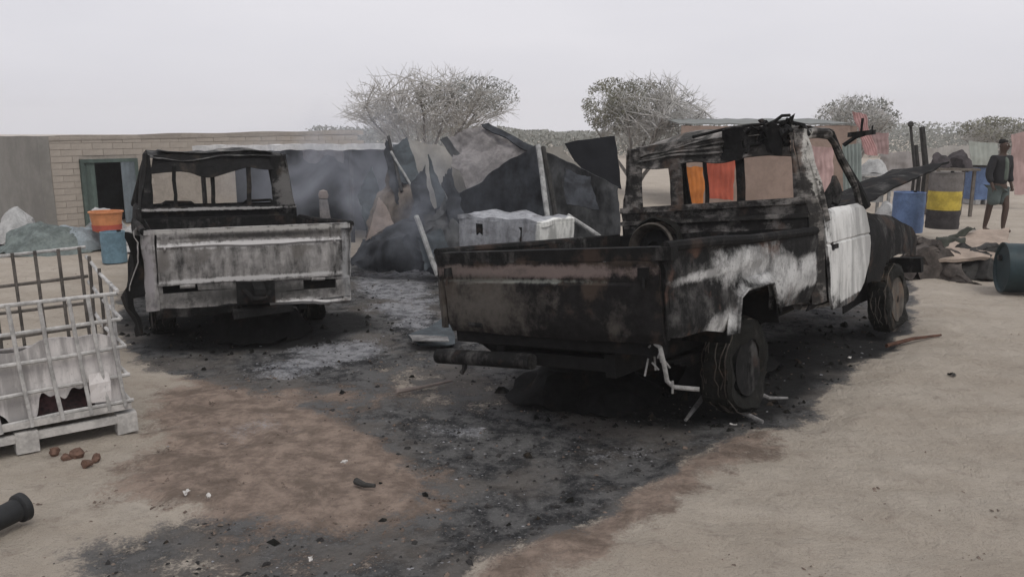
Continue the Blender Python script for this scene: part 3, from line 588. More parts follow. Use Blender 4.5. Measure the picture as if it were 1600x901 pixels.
b = MB(); b.sheet([[(.05+.22*u, .90+.10*math.sin(v*3)+.05*u, 1.22-.80*v-.1*u) for v in np.linspace(0,1,14)] for u in np.linspace(0,1,8)], .03); b.sheet([[(.02+.05*u, .84+.14*u+.03*math.sin(v*9), 1.24-.5*v) for v in np.linspace(0,1,9)] for u in np.linspace(0,1,6)], .03); b.crumple(.09,3.4,5); b.build('melted_side_flap', M['under'], TL, True)
for x in (1.15, 4.33):
    for s in (-1, 1): wheel(TL, (x, s*.72, .41), .235, .205, .19, -s)

# ------------------------------------------------------------------ caged tank at the left
M['cage'] = M_plain('weathered_cage_tube', (.50,.49,.47), .45, 9, .6)
M['caged'] = M_plain('backlit_cage_tube', (.14,.125,.11), .55, 9, .8)  # far and inner bars: backlit shade painted into the tube colour
M['hdpe'] = M_burnt('scorched_white_plastic', char=(.10,.085,.075), ash=(.5,.46,.44), ashr=(.3,.45), rust=(.3,.22,.2), rustr=(.66,.8), paint=[((.6,0,.42),(1.6,1.6,.6))], pcol=(.66,.63,.61), pamp=.7, pedge=(-.3,.3), bumps=.2, spots=.4)
N0 = G(206, 672); ang = math.atan2(-.6, -.8)
T = thing('caged_water_tank', 'white plastic tank melted low inside its bent tube cage on a steel pallet', 'liquid tank', (N0.x, N0.y, 0), (0, 0, ang))
# local: x along the near face to the left, y away is negative: rotate so that -y points away
LN, DP = 1.2, -1.0
def bar(pts, r, m): b = MB(); b.tube(pts, r, 7); b.crumple(.02, 1.5, 3); return b.build('cage_bar', m, T, True)
for z in (.20, .37, .555, .735, .905):
    bar([(-.02+.04*(z-.2), 0, z), (.4, 0, z+.004), (.8, 0, z-.006), (LN, 0, z)], .013, M['cage'])
for i, x in enumerate((.06, .155, .26, .42, .58, .74, .90, 1.06)):
    bar([(x-.03, .012, .16), (x, .012, .5), (x+.015, .012, .91)], .0125, M['cage'])
for z in (.50, .68, .87, 1.08):
    bar([(0, DP, z), (.5, DP, z-.008), (LN, DP, z)], .012, M['caged'] if z < 1.05 else M['cage'])
for x in (.03, .16, .30, .44, .58, .72, .86, 1.0, 1.14):
    bar([(x, DP+.012, .18), (x, DP+.012, .6), (x+.01, DP+.012, 1.085)], .0115, M['caged'])
for z in (.2, .37, .555, .74, .92):
    bar([(0, 0, z), (.012, DP*.5, z+.04), (0, DP, z+.09)], .012, M['cage'])
for y in (.18, .5, .82):
    bar([(.012, DP*y, .18), (.012, DP*y, .5), (.012, DP*y, .92+.15*y)], .0115, M['cage'] if y < .3 else M['caged'])
# plastic container, melted down to a low tub with a hole burnt in the face
def tub_wall(p0, p1, n, lo, hi, nv=14):
    p0, p1 = Vector(p0), Vector(p1)
    return [[p0.lerp(p1, i/n)+Vector((0,0,lo(i/n)+(max(hi(i/n), lo(i/n)+.02)-lo(i/n))*j/nv)) for j in range(nv+1)] for i in range(n+1)]
def tub_lo(u_):
    h = .19 + .12*sm(.13,.17,u_)*(1-sm(.40,.46,u_)) + .07*sm(.56,.60,u_)*(1-sm(.80,.9,u_))
    return h + (.025*math.sin(u_*37)+.015*math.sin(u_*83) if h > .2 else 0)
b = MB().sheet(tub_wall((.03,-.05,0), (1.17,-.05,0), 90, tub_lo, lambda u_: .62+.03*math.sin(u_*7)+.012*math.sin(u_*23)+.04*u_), .012)
b2 = MB().sheet(tub_wall((.03,-.05,0), (.03,-.95,0), 30, lambda u_: .19, lambda u_: .62-.34*sm(.1,.75,u_)+.02*math.sin(u_*19)), .012); b.add(b2.v, b2.f)
b2 = MB().sheet(tub_wall((.03,-.95,0), (1.17,-.95,0), 30, lambda u_: .19, lambda u_: .30+.03*math.sin(u_*15)), .012); b.add(b2.v, b2.f)
b2 = MB().sheet(quad((.03,-.05,.62), (1.17,-.05,.66), (1.17,-.16,.56), (.03,-.16,.54), 30, 5, (0,0,-.02)), .012); b.add(b2.v, b2.f)
b.crumple(.02, 2.5, 4); b.build('plastic_container', M['hdpe'], T, True)
b = MB(); b.sheet(quad((.04,-.10,.34), (1.16,-.10,.36), (1.16,-.94,.26), (.04,-.94,.25), 24, 18, (0,0,-.06)), .02); b.crumple(.08,4,8); b.build('burnt_sludge', M_plain('burnt_sludge', (.13,.10,.085), .7, 6, col2=(.035,.03,.028)), T, True)
b = MB(); b.sheet(quad((.1,-.12,.18), (.6,-.12,.18), (.6,-.3,.30), (.1,-.3,.32), 12, 8, (0,0,.03)), .02); b.crumple(.07,5,2); b.build('molten_residue', M_plain('molten_residue', (.10,.05,.05), .7, 8, col2=(.025,.022,.022)), T, True)
pm = M_plain('pale_pallet_steel', (.52,.50,.47), .4, 7, .7)
for a, c in (((-.03,-.03,.07), (1.22,.02,.115)), ((-.03,-1.03,.07), (1.22,-.98,.115)), ((-.03,-.98,.07), (.02,-.03,.115)), ((1.17,-.98,.07), (1.22,-.03,.115)), ((-.01,-.02,.15), (1.2,.01,.19))):
    b = MB(); b.box(a, c); b.build('pallet_rail', pm, T)
for x in (.0, .56, 1.1):
    b = MB(); b.box((x-.035,-.075,.0), (x+.085,.03,.125)); b.crumple(.008,5); b.build('pallet_foot', pm, T)
b = MB(); b.sheet(quad((0,-.02,.155), (1.2,-.02,.155), (1.2,-.98,.155), (0,-.98,.155), 10, 8), .006); b.crumple(.02,3); b.build('pallet_deck', M['char'], T)
b = MB(); b.sheet([[(x, .006-.01*math.sin(z*30), z) for z in (.23,.3,.36,.42)] for x in (.10,.16,.22)], .01); b.crumple(.02,6); b.build('label_plate', M['hdpe'], T)

# pipe end in the corner
M['blackp'] = M_plain('black_plastic', (.022,.023,.024), .4, 9, .5)
Pp = thing('black_pipe', 'short black pipe end with a flanged mouth on the sand in the corner', 'pipe', (0,0,0))
a0, a1 = G(-60, 858), G(40, 812); a0.z = .06; a1.z = .075; dr = (a1-a0).normalized()
Mx = Matrix.Translation(a1) @ dr.to_track_quat('Y', 'Z').to_matrix().to_4x4()
b = MB(); b.lathe([(.052,-.4), (.055,-.2), (.057,-.04)], Mx, 24); b.build('pipe_body', M['blackp'], Pp, True)
b = MB(); b.lathe([(.056,-.04), (.072,-.03), (.074,0.0), (.058,.003), (.052,-.03), (.01,-.035)], Mx, 24); b.build('flange', M['blackp'], Pp, True)

# ------------------------------------------------------------------ low flat-roofed building on the left
M['mudw'] = M_plain('grey_mud_plaster', (.34,.305,.265), .25, 3, .95, .5)
M['mudd'] = M_plain('shaded_mud_plaster', (.26,.25,.23), .28, 2, .95, .5, streak=(2,2,.6))  # mud plaster darkened as the side turned away from the sun
M['brick'] = M_plain('mud_brick', (.37,.33,.285), .14, 5, .95, .5)
M['dark'] = M_plain('unlit_sooty_interior', (.025,.03,.034), .5, 2, .95)  # near-black carries the unlit room and porch, plus lean-to soot
M['dgreen'] = M_plain('faded_green_sheet_door', (.10,.135,.12), .4, 4, .7, streak=(3,3,.5))
M['dblue'] = M_plain('blue_grey_sheet_door', (.16,.19,.21), .4, 4, .7, streak=(3,3,.5))
c0, c1 = Vector((-8.94,16,0)), Vector((-4.0,21.5,0)); cl = Vector((-16.5,21.5,0))
B = thing('flat_roofed_building', 'long low mud-brick building with a flat roof and double doors behind the left truck', 'building')
u = (c1-c0).normalized(); nrm = Vector((u.y,-u.x,0)); LEN = (c1-c0).length
def wp(s, z, off=0): return c0 + u*s + nrm*off + Vector((0,0,z))
top = lambda s: 1.79+.11*s/LEN+.012*math.sin(s*3)
# door opening along the wall
def s_at(px):           # distance along the wall of a pixel column
    k = (px-800)/FOC; c, s_ = math.cos(PITCH), math.sin(PITCH); r = W(px, 300, 1.0); t = r.x
    return (t*c0.y - c0.x)/(u.x - t*u.y)
d0, d1 = s_at(130), s_at(216); dh = 1.33
def wallseg(a, b, za, zb, off=0, th=.2):
    m_ = MB(); n = max(2, int((b-a)/.4)); P = [[wp(a+(b-a)*i/n, za if za < .5 else za, off) + Vector((0,0,(min(zb, top(a+(b-a)*i/n)) - za)*j/3)) for j in range(4)] for i in range(n+1)]
    m_.sheet(P, th); return m_
for a, b_, za in ((0,d0,-.05), (d1,LEN,-.05), (d0,d1,dh)):
    m_ = wallseg(a, b_, za, 9, -.02); m_.build('front_wall', M['mudw'], B)
sl_ = (cl-c0).normalized()
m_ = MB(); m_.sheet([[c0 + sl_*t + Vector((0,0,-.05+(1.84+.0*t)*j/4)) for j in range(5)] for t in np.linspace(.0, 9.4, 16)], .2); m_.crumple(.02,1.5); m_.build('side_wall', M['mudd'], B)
m_ = MB(); back = Vector((-.8,1,0)).normalized()*5
m_.add([wp(0,1.74), wp(LEN,1.84), wp(LEN,1.84)+back, wp(0,1.74)+back, wp(0,1.70), wp(LEN,1.80), wp(LEN,1.80)+back, wp(0,1.70)+back], [(0,1,2,3),(7,6,5,4),(0,4,5,1),(1,5,6,2),(2,6,7,3),(3,7,4,0)]); m_.build('roof', M['mudw'], B)
m_ = MB(); m_.sheet([[wp(s,z,-.9) for z in (-.02,.8,1.5)] for s in (d0-.3,(d0+d1)/2,d1+.3)], .02); m_.build('room_back', M['dark'], B)  # dark sheet painted as the unlit room behind the doors
# bricks of the pier and the wall over the door: one mesh, many parts
bw, bh = .40, .125
bme = MB().box((0,0,0), (bw-.012,.05,bh-.010)); bo = bme.v
base = None; cnt = 0
rowz = .02; r = 0
while rowz+bh < 1.92 and cnt < 299:
    s = -(.2 if r % 2 else 0)
    while s < LEN-.1:
        a, b_ = max(0, s), s+bw
        if rowz < dh:
            if a < d0 < b_: b_ = d0-.02
            elif a < d1 < b_: a = d1+.02
        ok = not (a >= d0-.03 and b_ <= d1+.03 and rowz < dh) and rowz+bh < top(a)+.01 and (b_-a) > .07
        if ok and (s < s_at(225) or rowz > 1.15) and cnt < 299:
            if base is None: base = bme.build('brick', M['brick'], B); o = base
            else: o = base.copy(); COL.objects.link(o); o.parent = B
            o.matrix_local = Matrix.Translation(wp(a+.009, rowz+.008, -.012+random.uniform(-.005,.005))) @ Matrix.Rotation(math.atan2(u.y,u.x)+random.uniform(-.012,.012), 4, 'Z') @ Matrix.Diagonal(((b_-a)/bw,1,1,1))
            cnt += 1
        s += bw
    rowz += bh; r += 1
for (pa, pb, mm, off) in ((131,151,M['dgreen'],.02), (191,214,M['dblue'],.05)):
    m_ = MB(); a, b_ = s_at(pa), s_at(pb); m_.sheet([[wp(a+(b_-a)*i/6, .02+(dh-.03)*j/6, off+.012*(i % 2)) for j in range(7)] for i in range(7)], .03); m_.build('door_leaf', mm, B)
m_ = MB()
for a, b_ in ((d0-.02,d0+.05),(d1-.05,d1+.02)): m_.sheet([[wp(a,z,.06) for z in (0,dh)],[wp(b_,z,.06) for z in (0,dh)]], .1)
m_.sheet([[wp(d0-.02,z,.062) for z in (dh-.07,dh)],[wp(d1+.02,z,.062) for z in (dh-.07,dh)]], .1); m_.build('door_frame', M['dgreen'], B)

# porch beside it, burnt out
SH = thing('burnt_lean_to', 'sooty lean-to with a pale tin edge behind the left truck, smoke drifting from it', 'shed')
m_ = MB(); e0, e1 = W(300,228,15.2), W(612,224,13.6); bk = Vector((.2,2.0,-.07))
m_.sheet([[lerp(e0,e1,i/40)+bk*(j/6)+Vector((0,0,.008*math.sin(i*1.6))) for j in range(7)] for i in range(41)], .03); m_.sheet([[lerp(e0,e1,i/40)+Vector((0,-.02,-.10+.10*j/2+.008*math.sin(i*1.6))) for j in range(3)] for i in range(41)], .02); m_.crumple(.025,1.2); m_.build('tin_roof', M_plain('pale_tin', (.68,.68,.67), .3, 3, .6), SH)
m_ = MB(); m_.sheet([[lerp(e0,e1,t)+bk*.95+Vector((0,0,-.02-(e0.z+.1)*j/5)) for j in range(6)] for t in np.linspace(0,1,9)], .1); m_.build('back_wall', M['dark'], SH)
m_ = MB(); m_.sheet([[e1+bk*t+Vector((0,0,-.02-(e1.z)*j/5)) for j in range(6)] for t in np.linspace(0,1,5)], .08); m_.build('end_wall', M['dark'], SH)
for t in (.03,.45,.8,.985):
    p = lerp(e0,e1,t); m_ = MB(); m_.tube([(p.x,p.y+.15,-.05),(p.x+.02,p.y+.15,p.z-.03)], .045, 7); m_.crumple(.02,2); m_.build('post', M['char'], SH)
m_ = MB(); m_.sheet([[lerp(e0,e1,.55+.2*i/8)+Vector((0,.5,-.03-.22*j/5*(1+.4*math.sin(i)))) for j in range(6)] for i in range(9)], .01); m_.crumple(.06,3); m_.build('hanging_cloth', M_plain('grey_violet_rag', (.22,.2,.22), .4, 5), SH, True)

# ------------------------------------------------------------------ collapsed shelter in the middle
M['tarp'] = M_plain('charred_tarpaulin', (.052,.057,.066), .72, 3, .8, .5, streak=(5,5,1.5))
M['tarpg'] = M_plain('sooty_grey_sheet', (.10,.103,.105), .7, 3, .8, .5, streak=(6,6,2))
M['tarpb'] = M_plain('blue_grey_sheet', (.075,.09,.10), .5, 3, .7, .4)
M['black'] = M_plain('black_panel', (.012,.013,.016), .3, 3, .9, .3)
M['brown'] = M_plain('burnt_canvas', (.17,.145,.125), .6, 3, .9, .5, streak=(6,6,1.5))
M['pinkc'] = M_plain('dusty_pink_canvas', (.27,.225,.20), .3, 4, .9, .4)
M['beige'] = M_plain('dusty_beige_canvas', (.27,.255,.225), .35, 3, .9, .5, streak=(4,4,1))
M['greyp'] = M_plain('ash_grey_canvas', (.24,.225,.22), .5, 3.5, .9, .6)
M['pole'] = M_plain('ash_grey_pole', (.36,.36,.35), .5, 12, .8)
M['stick'] = M_plain('charred_pole', (.05,.048,.045), .5, 12, .9)
def fallen(name, label, cat, corners, mat, amp=.05, sc=2.2, th=.012, bulge=(0,0,0), seed=1, group=None, ridge=0, n=24, rag=.0):
    P = [W(*c) for c in corners]
    m_ = MB(); g = quad(P[0], P[1], P[2], P[3], n, n, bulge)
    if rag:
        nn = n
        for i in range(nn+1):
            for j in range(nn+1):
                ed = min(i, j, nn-i, nn-j)/nn
                wgt = max(0, 1-ed*5)
                cen_ = g[nn//2][nn//2]
                g[i][j] = g[i][j] + (cen_-g[i][j])*wgt*rag*(.4+.5*noise.noise(Vector((i*.8+seed*3.1, j*.8, seed)))+1.1*noise.noise(Vector((i*.25+seed, j*.25, 2))))
    if ridge:
        g = [[q + Vector((0, ridge*math.sin(i*math.pi*2*5/n), 0)) for q in row] for i, row in enumerate(g)]
    m_.sheet(g, th); m_.crumple(amp, sc, seed); o = m_.build(name, mat, None, True)
    c = sum(P, Vector())/4; o.data.transform(Matrix.Translation(-c)); o.location = c
    return tag(o, label, cat, group)
GS = 'burnt sheets of the collapsed shelter'
fallen('tarpaulin', 'large black tarpaulin sloping down left from the leaning grey pole', 'tarpaulin', ((838,229,11.3),(640,352,10.9),(655,425,10.9),(872,420,11.1)), M['tarp'], .055, 2.6, bulge=(0,.25,-.06), seed=2, group=GS, n=40)
fallen('tarpaulin', 'sooty grey sheet sloping down right from the leaning pole toward the cab', 'tarpaulin', ((842,231,11.3),(872,425,11.1),(965,430,10.6),(968,292,10.9)), M['tarpg'], .05, 2.6, bulge=(0,.2,-.05), seed=3, group=GS, n=36)
fallen('roof_panel', 'square pitch-black panel tilted above the sooty grey sheet', 'panel', ((881,226,12.1),(962,213,12.1),(972,296,11.9),(906,268,12.0)), M['black'], .03, 2, .03, seed=4, group=GS)
fallen('tarpaulin', 'narrow blue-grey sheet standing upright left of the canvas pile', 'tarpaulin', ((609,236,12.0),(638,213,12.1),(662,300,11.6),(622,286,11.6)), M['tarpb'], .05, 2, seed=5, group=GS, rag=.05)
fallen('canvas_sheet', 'burnt brown canvas draped in folds under the upright blue-grey sheet', 'canvas', ((617,238,12.0),(568,374,11.3),(658,345,11.2),(642,258,11.8)), M['brown'], .09, 3.2, seed=6, group=GS, rag=.05, n=30)
fallen('canvas_sheet', 'small pinkish canvas triangle low on the brown canvas', 'canvas', ((592,308,11.2),(570,376,11.0),(616,350,11.0),(605,325,11.15)), M['pinkc'], .03, 3, seed=7, group=GS, rag=.05)
fallen('tarpaulin', 'crumpled black tarpaulin heaped low beside the far truck tail', 'tarpaulin', ((555,375,11.2),(655,336,10.9),(688,425,10.4),(550,425,10.7)), M['tarp'], .16, 2.2, bulge=(0,-.2,.05), seed=8, group=GS, rag=.05, n=26)
fallen('tarpaulin', 'dark blade-shaped torn sheet standing in front of the beige canvas', 'tarpaulin', ((667,242,11.4),(684,275,11.4),(712,365,11.0),(684,335,11.1)), M['tarpb'], .04, 2.5, seed=9, group=GS, rag=.05)
fallen('tarpaulin', 'jagged charcoal sheet bunched between the two black tarpaulins', 'tarpaulin', ((660,335,10.9),(688,300,11.0),(738,425,10.3),(668,425,10.6)), M['tarpg'], .16, 2.8, seed=10, group=GS, rag=.05, n=22)
fallen('canvas_sheet', 'pale beige canvas hanging at the back of the shelter heap', 'canvas', ((630,216,12.9),(745,232,12.9),(765,300,12.4),(652,345,12.2)), M['beige'], .10, 1.8, seed=11, group=GS, rag=.05, n=22)
fallen('canvas_sheet', 'crumpled ash-grey canvas piled against the ridge of the black tarpaulin', 'canvas', ((690,222,12.2),(758,196,12.3),(838,236,11.7),(735,302,11.5)), M['greyp'], .10, 3.2, seed=12, group=GS, rag=.05, n=26)
fallen('canvas_sheet', 'pale torn canvas scrap beside the black square panel', 'canvas', ((845,232,11.8),(880,226,12.0),(906,262,11.9),(862,258,11.8)), M['beige'], .05, 3, seed=13, group=GS, rag=.05)
fallen('tin_sheet', 'dark rolled edge strip lying over the ash-grey canvas', 'tin sheet', ((752,197,12.2),(764,193,12.2),(838,232,11.6),(826,238,11.6)), M['tarp'], .03, 3, .03, seed=14, group=GS, rag=.05)
fallen('tin_sheet', 'short dark bent strip on the beige canvas', 'tin sheet', ((686,220,12.1),(698,214,12.1),(745,268,11.9),(735,276,11.9)), M['tarpg'], .03, 3, .03, seed=15, group=GS, rag=.05)
for lb_, cs_, mt_, sd_ in (
    ('tall thin black spike of sheet at the left of the beige canvas', ((598,236,11.9),(606,214,12.0),(640,330,11.4),(622,322,11.4)), 'tarp', 21),
    ('bent dark sheet standing on edge above the crumpled black tarpaulin', ((640,285,11.2),(664,262,11.3),(684,352,10.9),(640,345,10.9)), 'tarp', 22),
    ('jagged black spike rising between the blade-shaped sheet and the black tarpaulin', ((690,285,11.0),(702,262,11.1),(748,385,10.6),(716,388,10.6)), 'tarp', 23),
    ('dark crooked sheet low before the jagged charcoal sheet', ((648,368,10.5),(690,352,10.5),(712,420,10.2),(660,424,10.2)), 'tarpb', 26),
    ('narrow blue-grey sheet leaning against the brown canvas', ((560,300,11.8),(584,262,12.0),(600,352,11.5),(572,372,11.4)), 'tarpb', 27),
    ('dark scorched flap across the sooty grey sheet', ((880,262,10.9),(925,275,10.9),(935,330,10.6),(886,322,10.6)), 'tarp', 28)):
    fallen('torn_sheet', lb_, 'torn sheet', cs_, M[mt_], .07, 3.2, seed=sd_, group=GS, rag=.08)
def pole(label, a, b, r, mat, group='poles of the collapsed shelter', mid=0.0):
    A, Bq = W(*a), W(*b); m_ = MB(); n = 8
    m_.tube([lerp(A,Bq,i/n)+Vector((0,0,mid*math.sin(math.pi*i/n))) for i in range(n+1)], r, 8); m_.crumple(.015,2,a[0]); o = m_.build('pole', mat, None, True)
    o.data.transform(Matrix.Translation(-A)); o.location = A
    return tag(o, label, 'pole', group)
pole('long ash-grey pole leaning at the ridge of the black tarpaulin', (841,228,11.0), (869,440,9.9), .035, M['pole'])
pole('black charred pole close beside the long ash-grey pole', (849,230,11.05), (870,350,10.5), .035, M['stick'])
pole('short grey pole lying slanted before the sooty grey sheet', (888,336,10.2), (956,384,9.95), .03, M['pole'])
pole('grey pole leaning on the crumpled black tarpaulin by the tail rail', (650,338,10.6), (684,432,10.0), .035, M['pole'])
pole('thin charred stick poking up from the brown canvas', (607,214,12), (628,300,11.5), .025, M['stick'])
pole('pale bent rod standing at the left rim of the lean-to roof end', (612,236,11.8), (664,330,11.4), .018, M['pole'])
# chest freezer
q = W(806,385,9.9); FZ = thing('chest_freezer', 'scorched white chest freezer lying among the fallen tarpaulins', 'freezer', (q.x, 9.9, 0), (0,0,math.radians(-38)))
M['fz'] = M_burnt('scorched_enamel', char=(.08,.08,.085), ash=(.42,.43,.45), ashr=(.36,.54), rust=(.1,.09,.09), streak=(6,6,2), spots=.3, paint=[((.66,0,.45),(.14,1.2,1.0))], pcol=(.72,.72,.68), pamp=.25, pedge=(.0,.2))
m_ = MB(); m_.sheet([[(-.62+1.24*i/14, -.31, .05+.80*j/8) for j in range(9)] for i in range(15)], -.03); m_.sheet([[(.62, -.31+.62*i/8, .05+.80*j/8) for j in range(9)] for i in range(9)], .03); m_.sheet([[(-.62, -.31+.62*i/8, .05+.80*j/8) for j in range(9)] for i in range(9)], -.03); m_.sheet([[(-.62+1.24*i/14, .31, .05+.80*j/8) for j in range(9)] for i in range(15)], .03)
m_.crumple(.02,3); m_.build('cabinet', M['fz'], FZ, True)
m_ = MB(); m_.sheet([[(-.64+1.28*i/16, -.33+.66*j/8, .89+.012*math.sin(i*1.1)) for j in range(9)] for i in range(17)], .05); m_.crumple(.03,4); m_.build('lid', M['fz'], FZ, True)
m_ = MB()
for x in (-.3,0,.3): m_.box((x-.05,-.335,.62), (x+.05,-.312,.80))
m_.box((-.6,-.32,.05), (.6,-.312,.18)); m_.crumple(.02,5); m_.build('front_grille', M['char'], FZ)

# ------------------------------------------------------------------ trees
M['bark'] = M_plain('grey_bark', (.28,.26,.24), .4, 8, .95)
M['twig'] = M_plain('dry_thorn_twigs', (.52,.505,.48), .3, 5, .95)  # tree twigs and leaves paled in colour to carry distance haze
def M_leaf(name, a, b):
    n = NT(name); f = n.noise(1.3, 4, .6); return n.done(n.mix(n.rng(f,.38,.62), a, b), .9)
M['leafo'] = M_leaf('olive_thorn_leaves', (.15,.15,.11), (.22,.215,.16)); M['leafg'] = M_leaf('grey_green_leaves', (.20,.208,.19), (.28,.285,.26))
def tree(name, label, base, cx, rx, ry, z0, z1, stems, n_tw, leaves, seed, group=None, tr=.07, twr=.007):
    rnd = random.Random(seed); T_ = thing(name, label, 'tree', base, (0,0,rnd.uniform(-.1,.1)), group)
    tk = MB(); cw = MB(); ends = []
    for k in range(stems):
        g = 2*math.pi*k/stems+rnd.uniform(-.4,.4); rr = rnd.uniform(.35,.95)
        tgt = Vector((cx+rx*rr*math.cos(g), ry*rr*math.sin(g), z0+(z1-z0)*rnd.uniform(.35,.75)*(1.15-.45*rr)))
        p0 = Vector((rnd.uniform(-.1,.1), rnd.uniform(-.1,.1), 0)); pts = []
        for i in range(7):
            t = i/6; q = p0.lerp(tgt, t); q.z = tgt.z*(t**.8) ; q += Vector((rnd.uniform(-1,1), rnd.uniform(-1,1), rnd.uniform(-1,1)))*.08*t; pts.append(q)
        tk.tube(pts, [tr*(1-.8*i/6) for i in range(7)], 6); ends += pts[2:]
    tk.build('trunk', M['bark'], T_, True)
    for k in range(n_tw):
        q = rnd.choice(ends); 
        # a spot in the flat-topped crown
        while True:
            a, b_, c = rnd.uniform(-1,1), rnd.uniform(-1,1), rnd.uniform(-.75,1)
            if a*a+b_*b_+c*c < 1: break
        if nz((a*2.2, b_*2.2, c*2.2), 1, seed) < -.12 and rnd.random() < .8: continue
        e = Vector((cx+a*rx, b_*ry, z0+(z1-z0)*(.4+.6*c) if c > 0 else z0+(z1-z0)*(.4+.4*c)))
        q = min(rnd.sample(ends, min(6, len(ends))), key=lambda w_: (w_-e).length)
        L_ = (e-q).length
        if L_ > .5*rx: q = q.lerp(e, 1-.5*rx/L_)
        mid = q.lerp(e, .5)+Vector((rnd.uniform(-1,1), rnd.uniform(-1,1), rnd.uniform(-.2,1)))*.10*min(L_,2)
        cw.tube([q, mid, e], [twr*2.2, twr*1.5, twr*.8], 3)
        for j in range(3):
            s_ = mid.lerp(e, rnd.uniform(.0,1)); d = ((e-q).normalized()+Vector((rnd.uniform(-1,1), rnd.uniform(-1,1), rnd.uniform(-.5,1)))).normalized()
            cw.tube([s_, s_+d*rnd.uniform(.15,.45)], [twr*1.1, twr*.6], 3)
    cw.build('crown', M['twig'], T_)
    for (ox, oy, oz, r1, r2, cnt_, sz, mm) in leaves:
        lf = MB()
        for k in range(cnt_):
            while True:
                a, b_, c = rnd.uniform(-1,1), rnd.uniform(-1,1), rnd.uniform(-1,1)
                if a*a+b_*b_+c*c < 1 and nz((a*2.6+ox, b_*2.6, c*2.6), 1, seed+3) > -.1: break
            p = Vector((ox+a*r1, oy+b_*r1, oz+c*r2)); n_ = Vector((rnd.uniform(-1,1), rnd.uniform(-1,1), rnd.uniform(-1,1))).normalized(); t_ = n_.orthogonal().normalized(); b2_ = n_.cross(t_); s_ = sz*rnd.uniform(.5,1.3)
            lf.add([p-t_*s_, p+b2_*s_*.5, p+t_*s_, p-b2_*s_*.5+n_*s_*.2], [(0,1,2,3)])
        lf.build('foliage', mm, T_)
    return T_
p = W(665,300,25); tree('thorn_tree', 'wide half-bare thorn tree rising behind the collapsed shelter', (p.x, 25, 0), .15, 2.75, 2.3, 1.7, 3.75, 9, 950, [(1.6,.2,2.9,1.3,.6,3000,.034,M['leafg']), (.45,-.4,2.8,.7,.5,1100,.032,M['leafo']), (-1.1,0,2.7,1.3,.7,300,.03,M['leafg'])], 3)
p = W(990,300,25); tree('thorn_tree', 'smaller thorn tree with one dense olive side above the black panel', (p.x, 25, 0), .5, 1.9, 1.7, 1.5, 3.5, 8, 900, [(-.7,0,2.6,.95,.85,4600,.036,M['leafo']), (.15,0,2.75,1.0,.65,2600,.032,M['leafo']), (.6,.1,2.75,1.2,.6,700,.03,M['leafg'])], 8)
p = W(1330,300,37); tree('thorn_tree', 'pale hazy thorn tree behind the pink cloth beyond the truck cab', (p.x, 37, 0), 0, 1.9, 1.7, 1.5, 3.4, 7, 700, [(0,0,2.5,1.8,.9,2000,.07,M['leafg'])], 12)
p = W(1545,300,50); tree('thorn_tree', 'round dense thorn tree on the skyline behind the standing man', (p.x, 50, 0), 0, 2.3, 2, 1.0, 2.7, 6, 500, [(0,0,1.9,2.1,.8,2600,.09,M['leafo'])], 15)
# scrub along the skyline, leaf colour paled toward the sky as haze
m_ = MB(); rnd = random.Random(4)
for k in range(60000):
    x = rnd.uniform(-14, 75); y = 62+rnd.uniform(-6,10); h = 1.6+.7*noise.noise(Vector((x*.09,1,2)))+.5*noise.noise(Vector((x*.4,3,2)))
    z = rnd.uniform(0,1)**.7*h*1.25; p = Vector((x,y,z)); a = Vector((rnd.uniform(-1,1), rnd.uniform(-1,1), rnd.uniform(-1,1))).normalized()*rnd.uniform(.06,.16); b_ = a.orthogonal().normalized()*a.length*.6
    m_.add([p-a, p+b_, p+a, p-b_], [(0,1,2,3)])
tag(m_.build('distant_scrub', M_leaf('hazed_far_scrub', (.19,.195,.175), (.26,.26,.235))), kind='stuff')

# ------------------------------------------------------------------ the yard on the right
M['mudr'] = M_plain('brown_mud_wall', (.30,.225,.185), .22, 2, .95, .5); M['tinr'] = M_plain('grey_green_tin', (.20,.21,.20), .25, 2, .7)
RB = thing('low_mud_house', 'low brown mud house with a grey tin roof seen through the truck cab', 'house')
a, b_ = W(1060,300,21), W(1318,300,20.2); a.z = b_.z = 0
m_ = MB(); m_.sheet([[lerp(a,b_,i/14)+Vector((0,0,-.05+2.05*j/6)) for j in range(7)] for i in range(15)], -.25); m_.crumple(.03,1.2); m_.build('wall', M['mudr'], RB)
m_ = MB(); m_.sheet([[lerp(a,b_,-.02+1.04*i/24)+Vector((.3*j/5, -.25+3.6*j/5, 2.06+.16*j/5+.012*math.sin(i*2))) for j in range(6)] for i in range(25)], .03); m_.build('tin_roof', M['tinr'], RB)
m_ = MB(); m_.sheet([[b_+Vector((.02,3.2*i/4,-.05+2.05*j/4)) for j in range(5)] for i in range(5)], -.2); m_.build('end_wall', M['mudr'], RB)
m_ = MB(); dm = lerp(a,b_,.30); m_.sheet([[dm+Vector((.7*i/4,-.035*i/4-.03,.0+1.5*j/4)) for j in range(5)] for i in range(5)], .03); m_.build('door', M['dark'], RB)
def cloth(label, corners, col, amp=.06, seed=1, name='hanging_cloth', cat='cloth', ridge=.007, var=.25, group=None):
    return fallen(name, label, cat, corners, M_plain(name+str(seed), col, var, 3, .9, .4, streak=(6,6,.8)), amp, 2.4, .012, seed=seed, ridge=ridge, group=group)
cloth('orange cloth hung up behind the cab of the near truck', ((1062,258,15),(1100,262,15),(1098,318,15),(1062,318,15)), (.50,.17,.04), .05, 31)
cloth('red and rust striped cloth hung beside the orange cloth', ((1102,248,15.2),(1150,248,15.2),(1146,312,15.2),(1104,312,15.2)), (.42,.10,.06), .05, 32)
cloth('pale pink flowered cloth hung behind the truck door window', ((1262,228,15.6),(1304,232,15.6),(1300,315,15.6),(1264,315,15.6)), (.48,.33,.31), .06, 33)
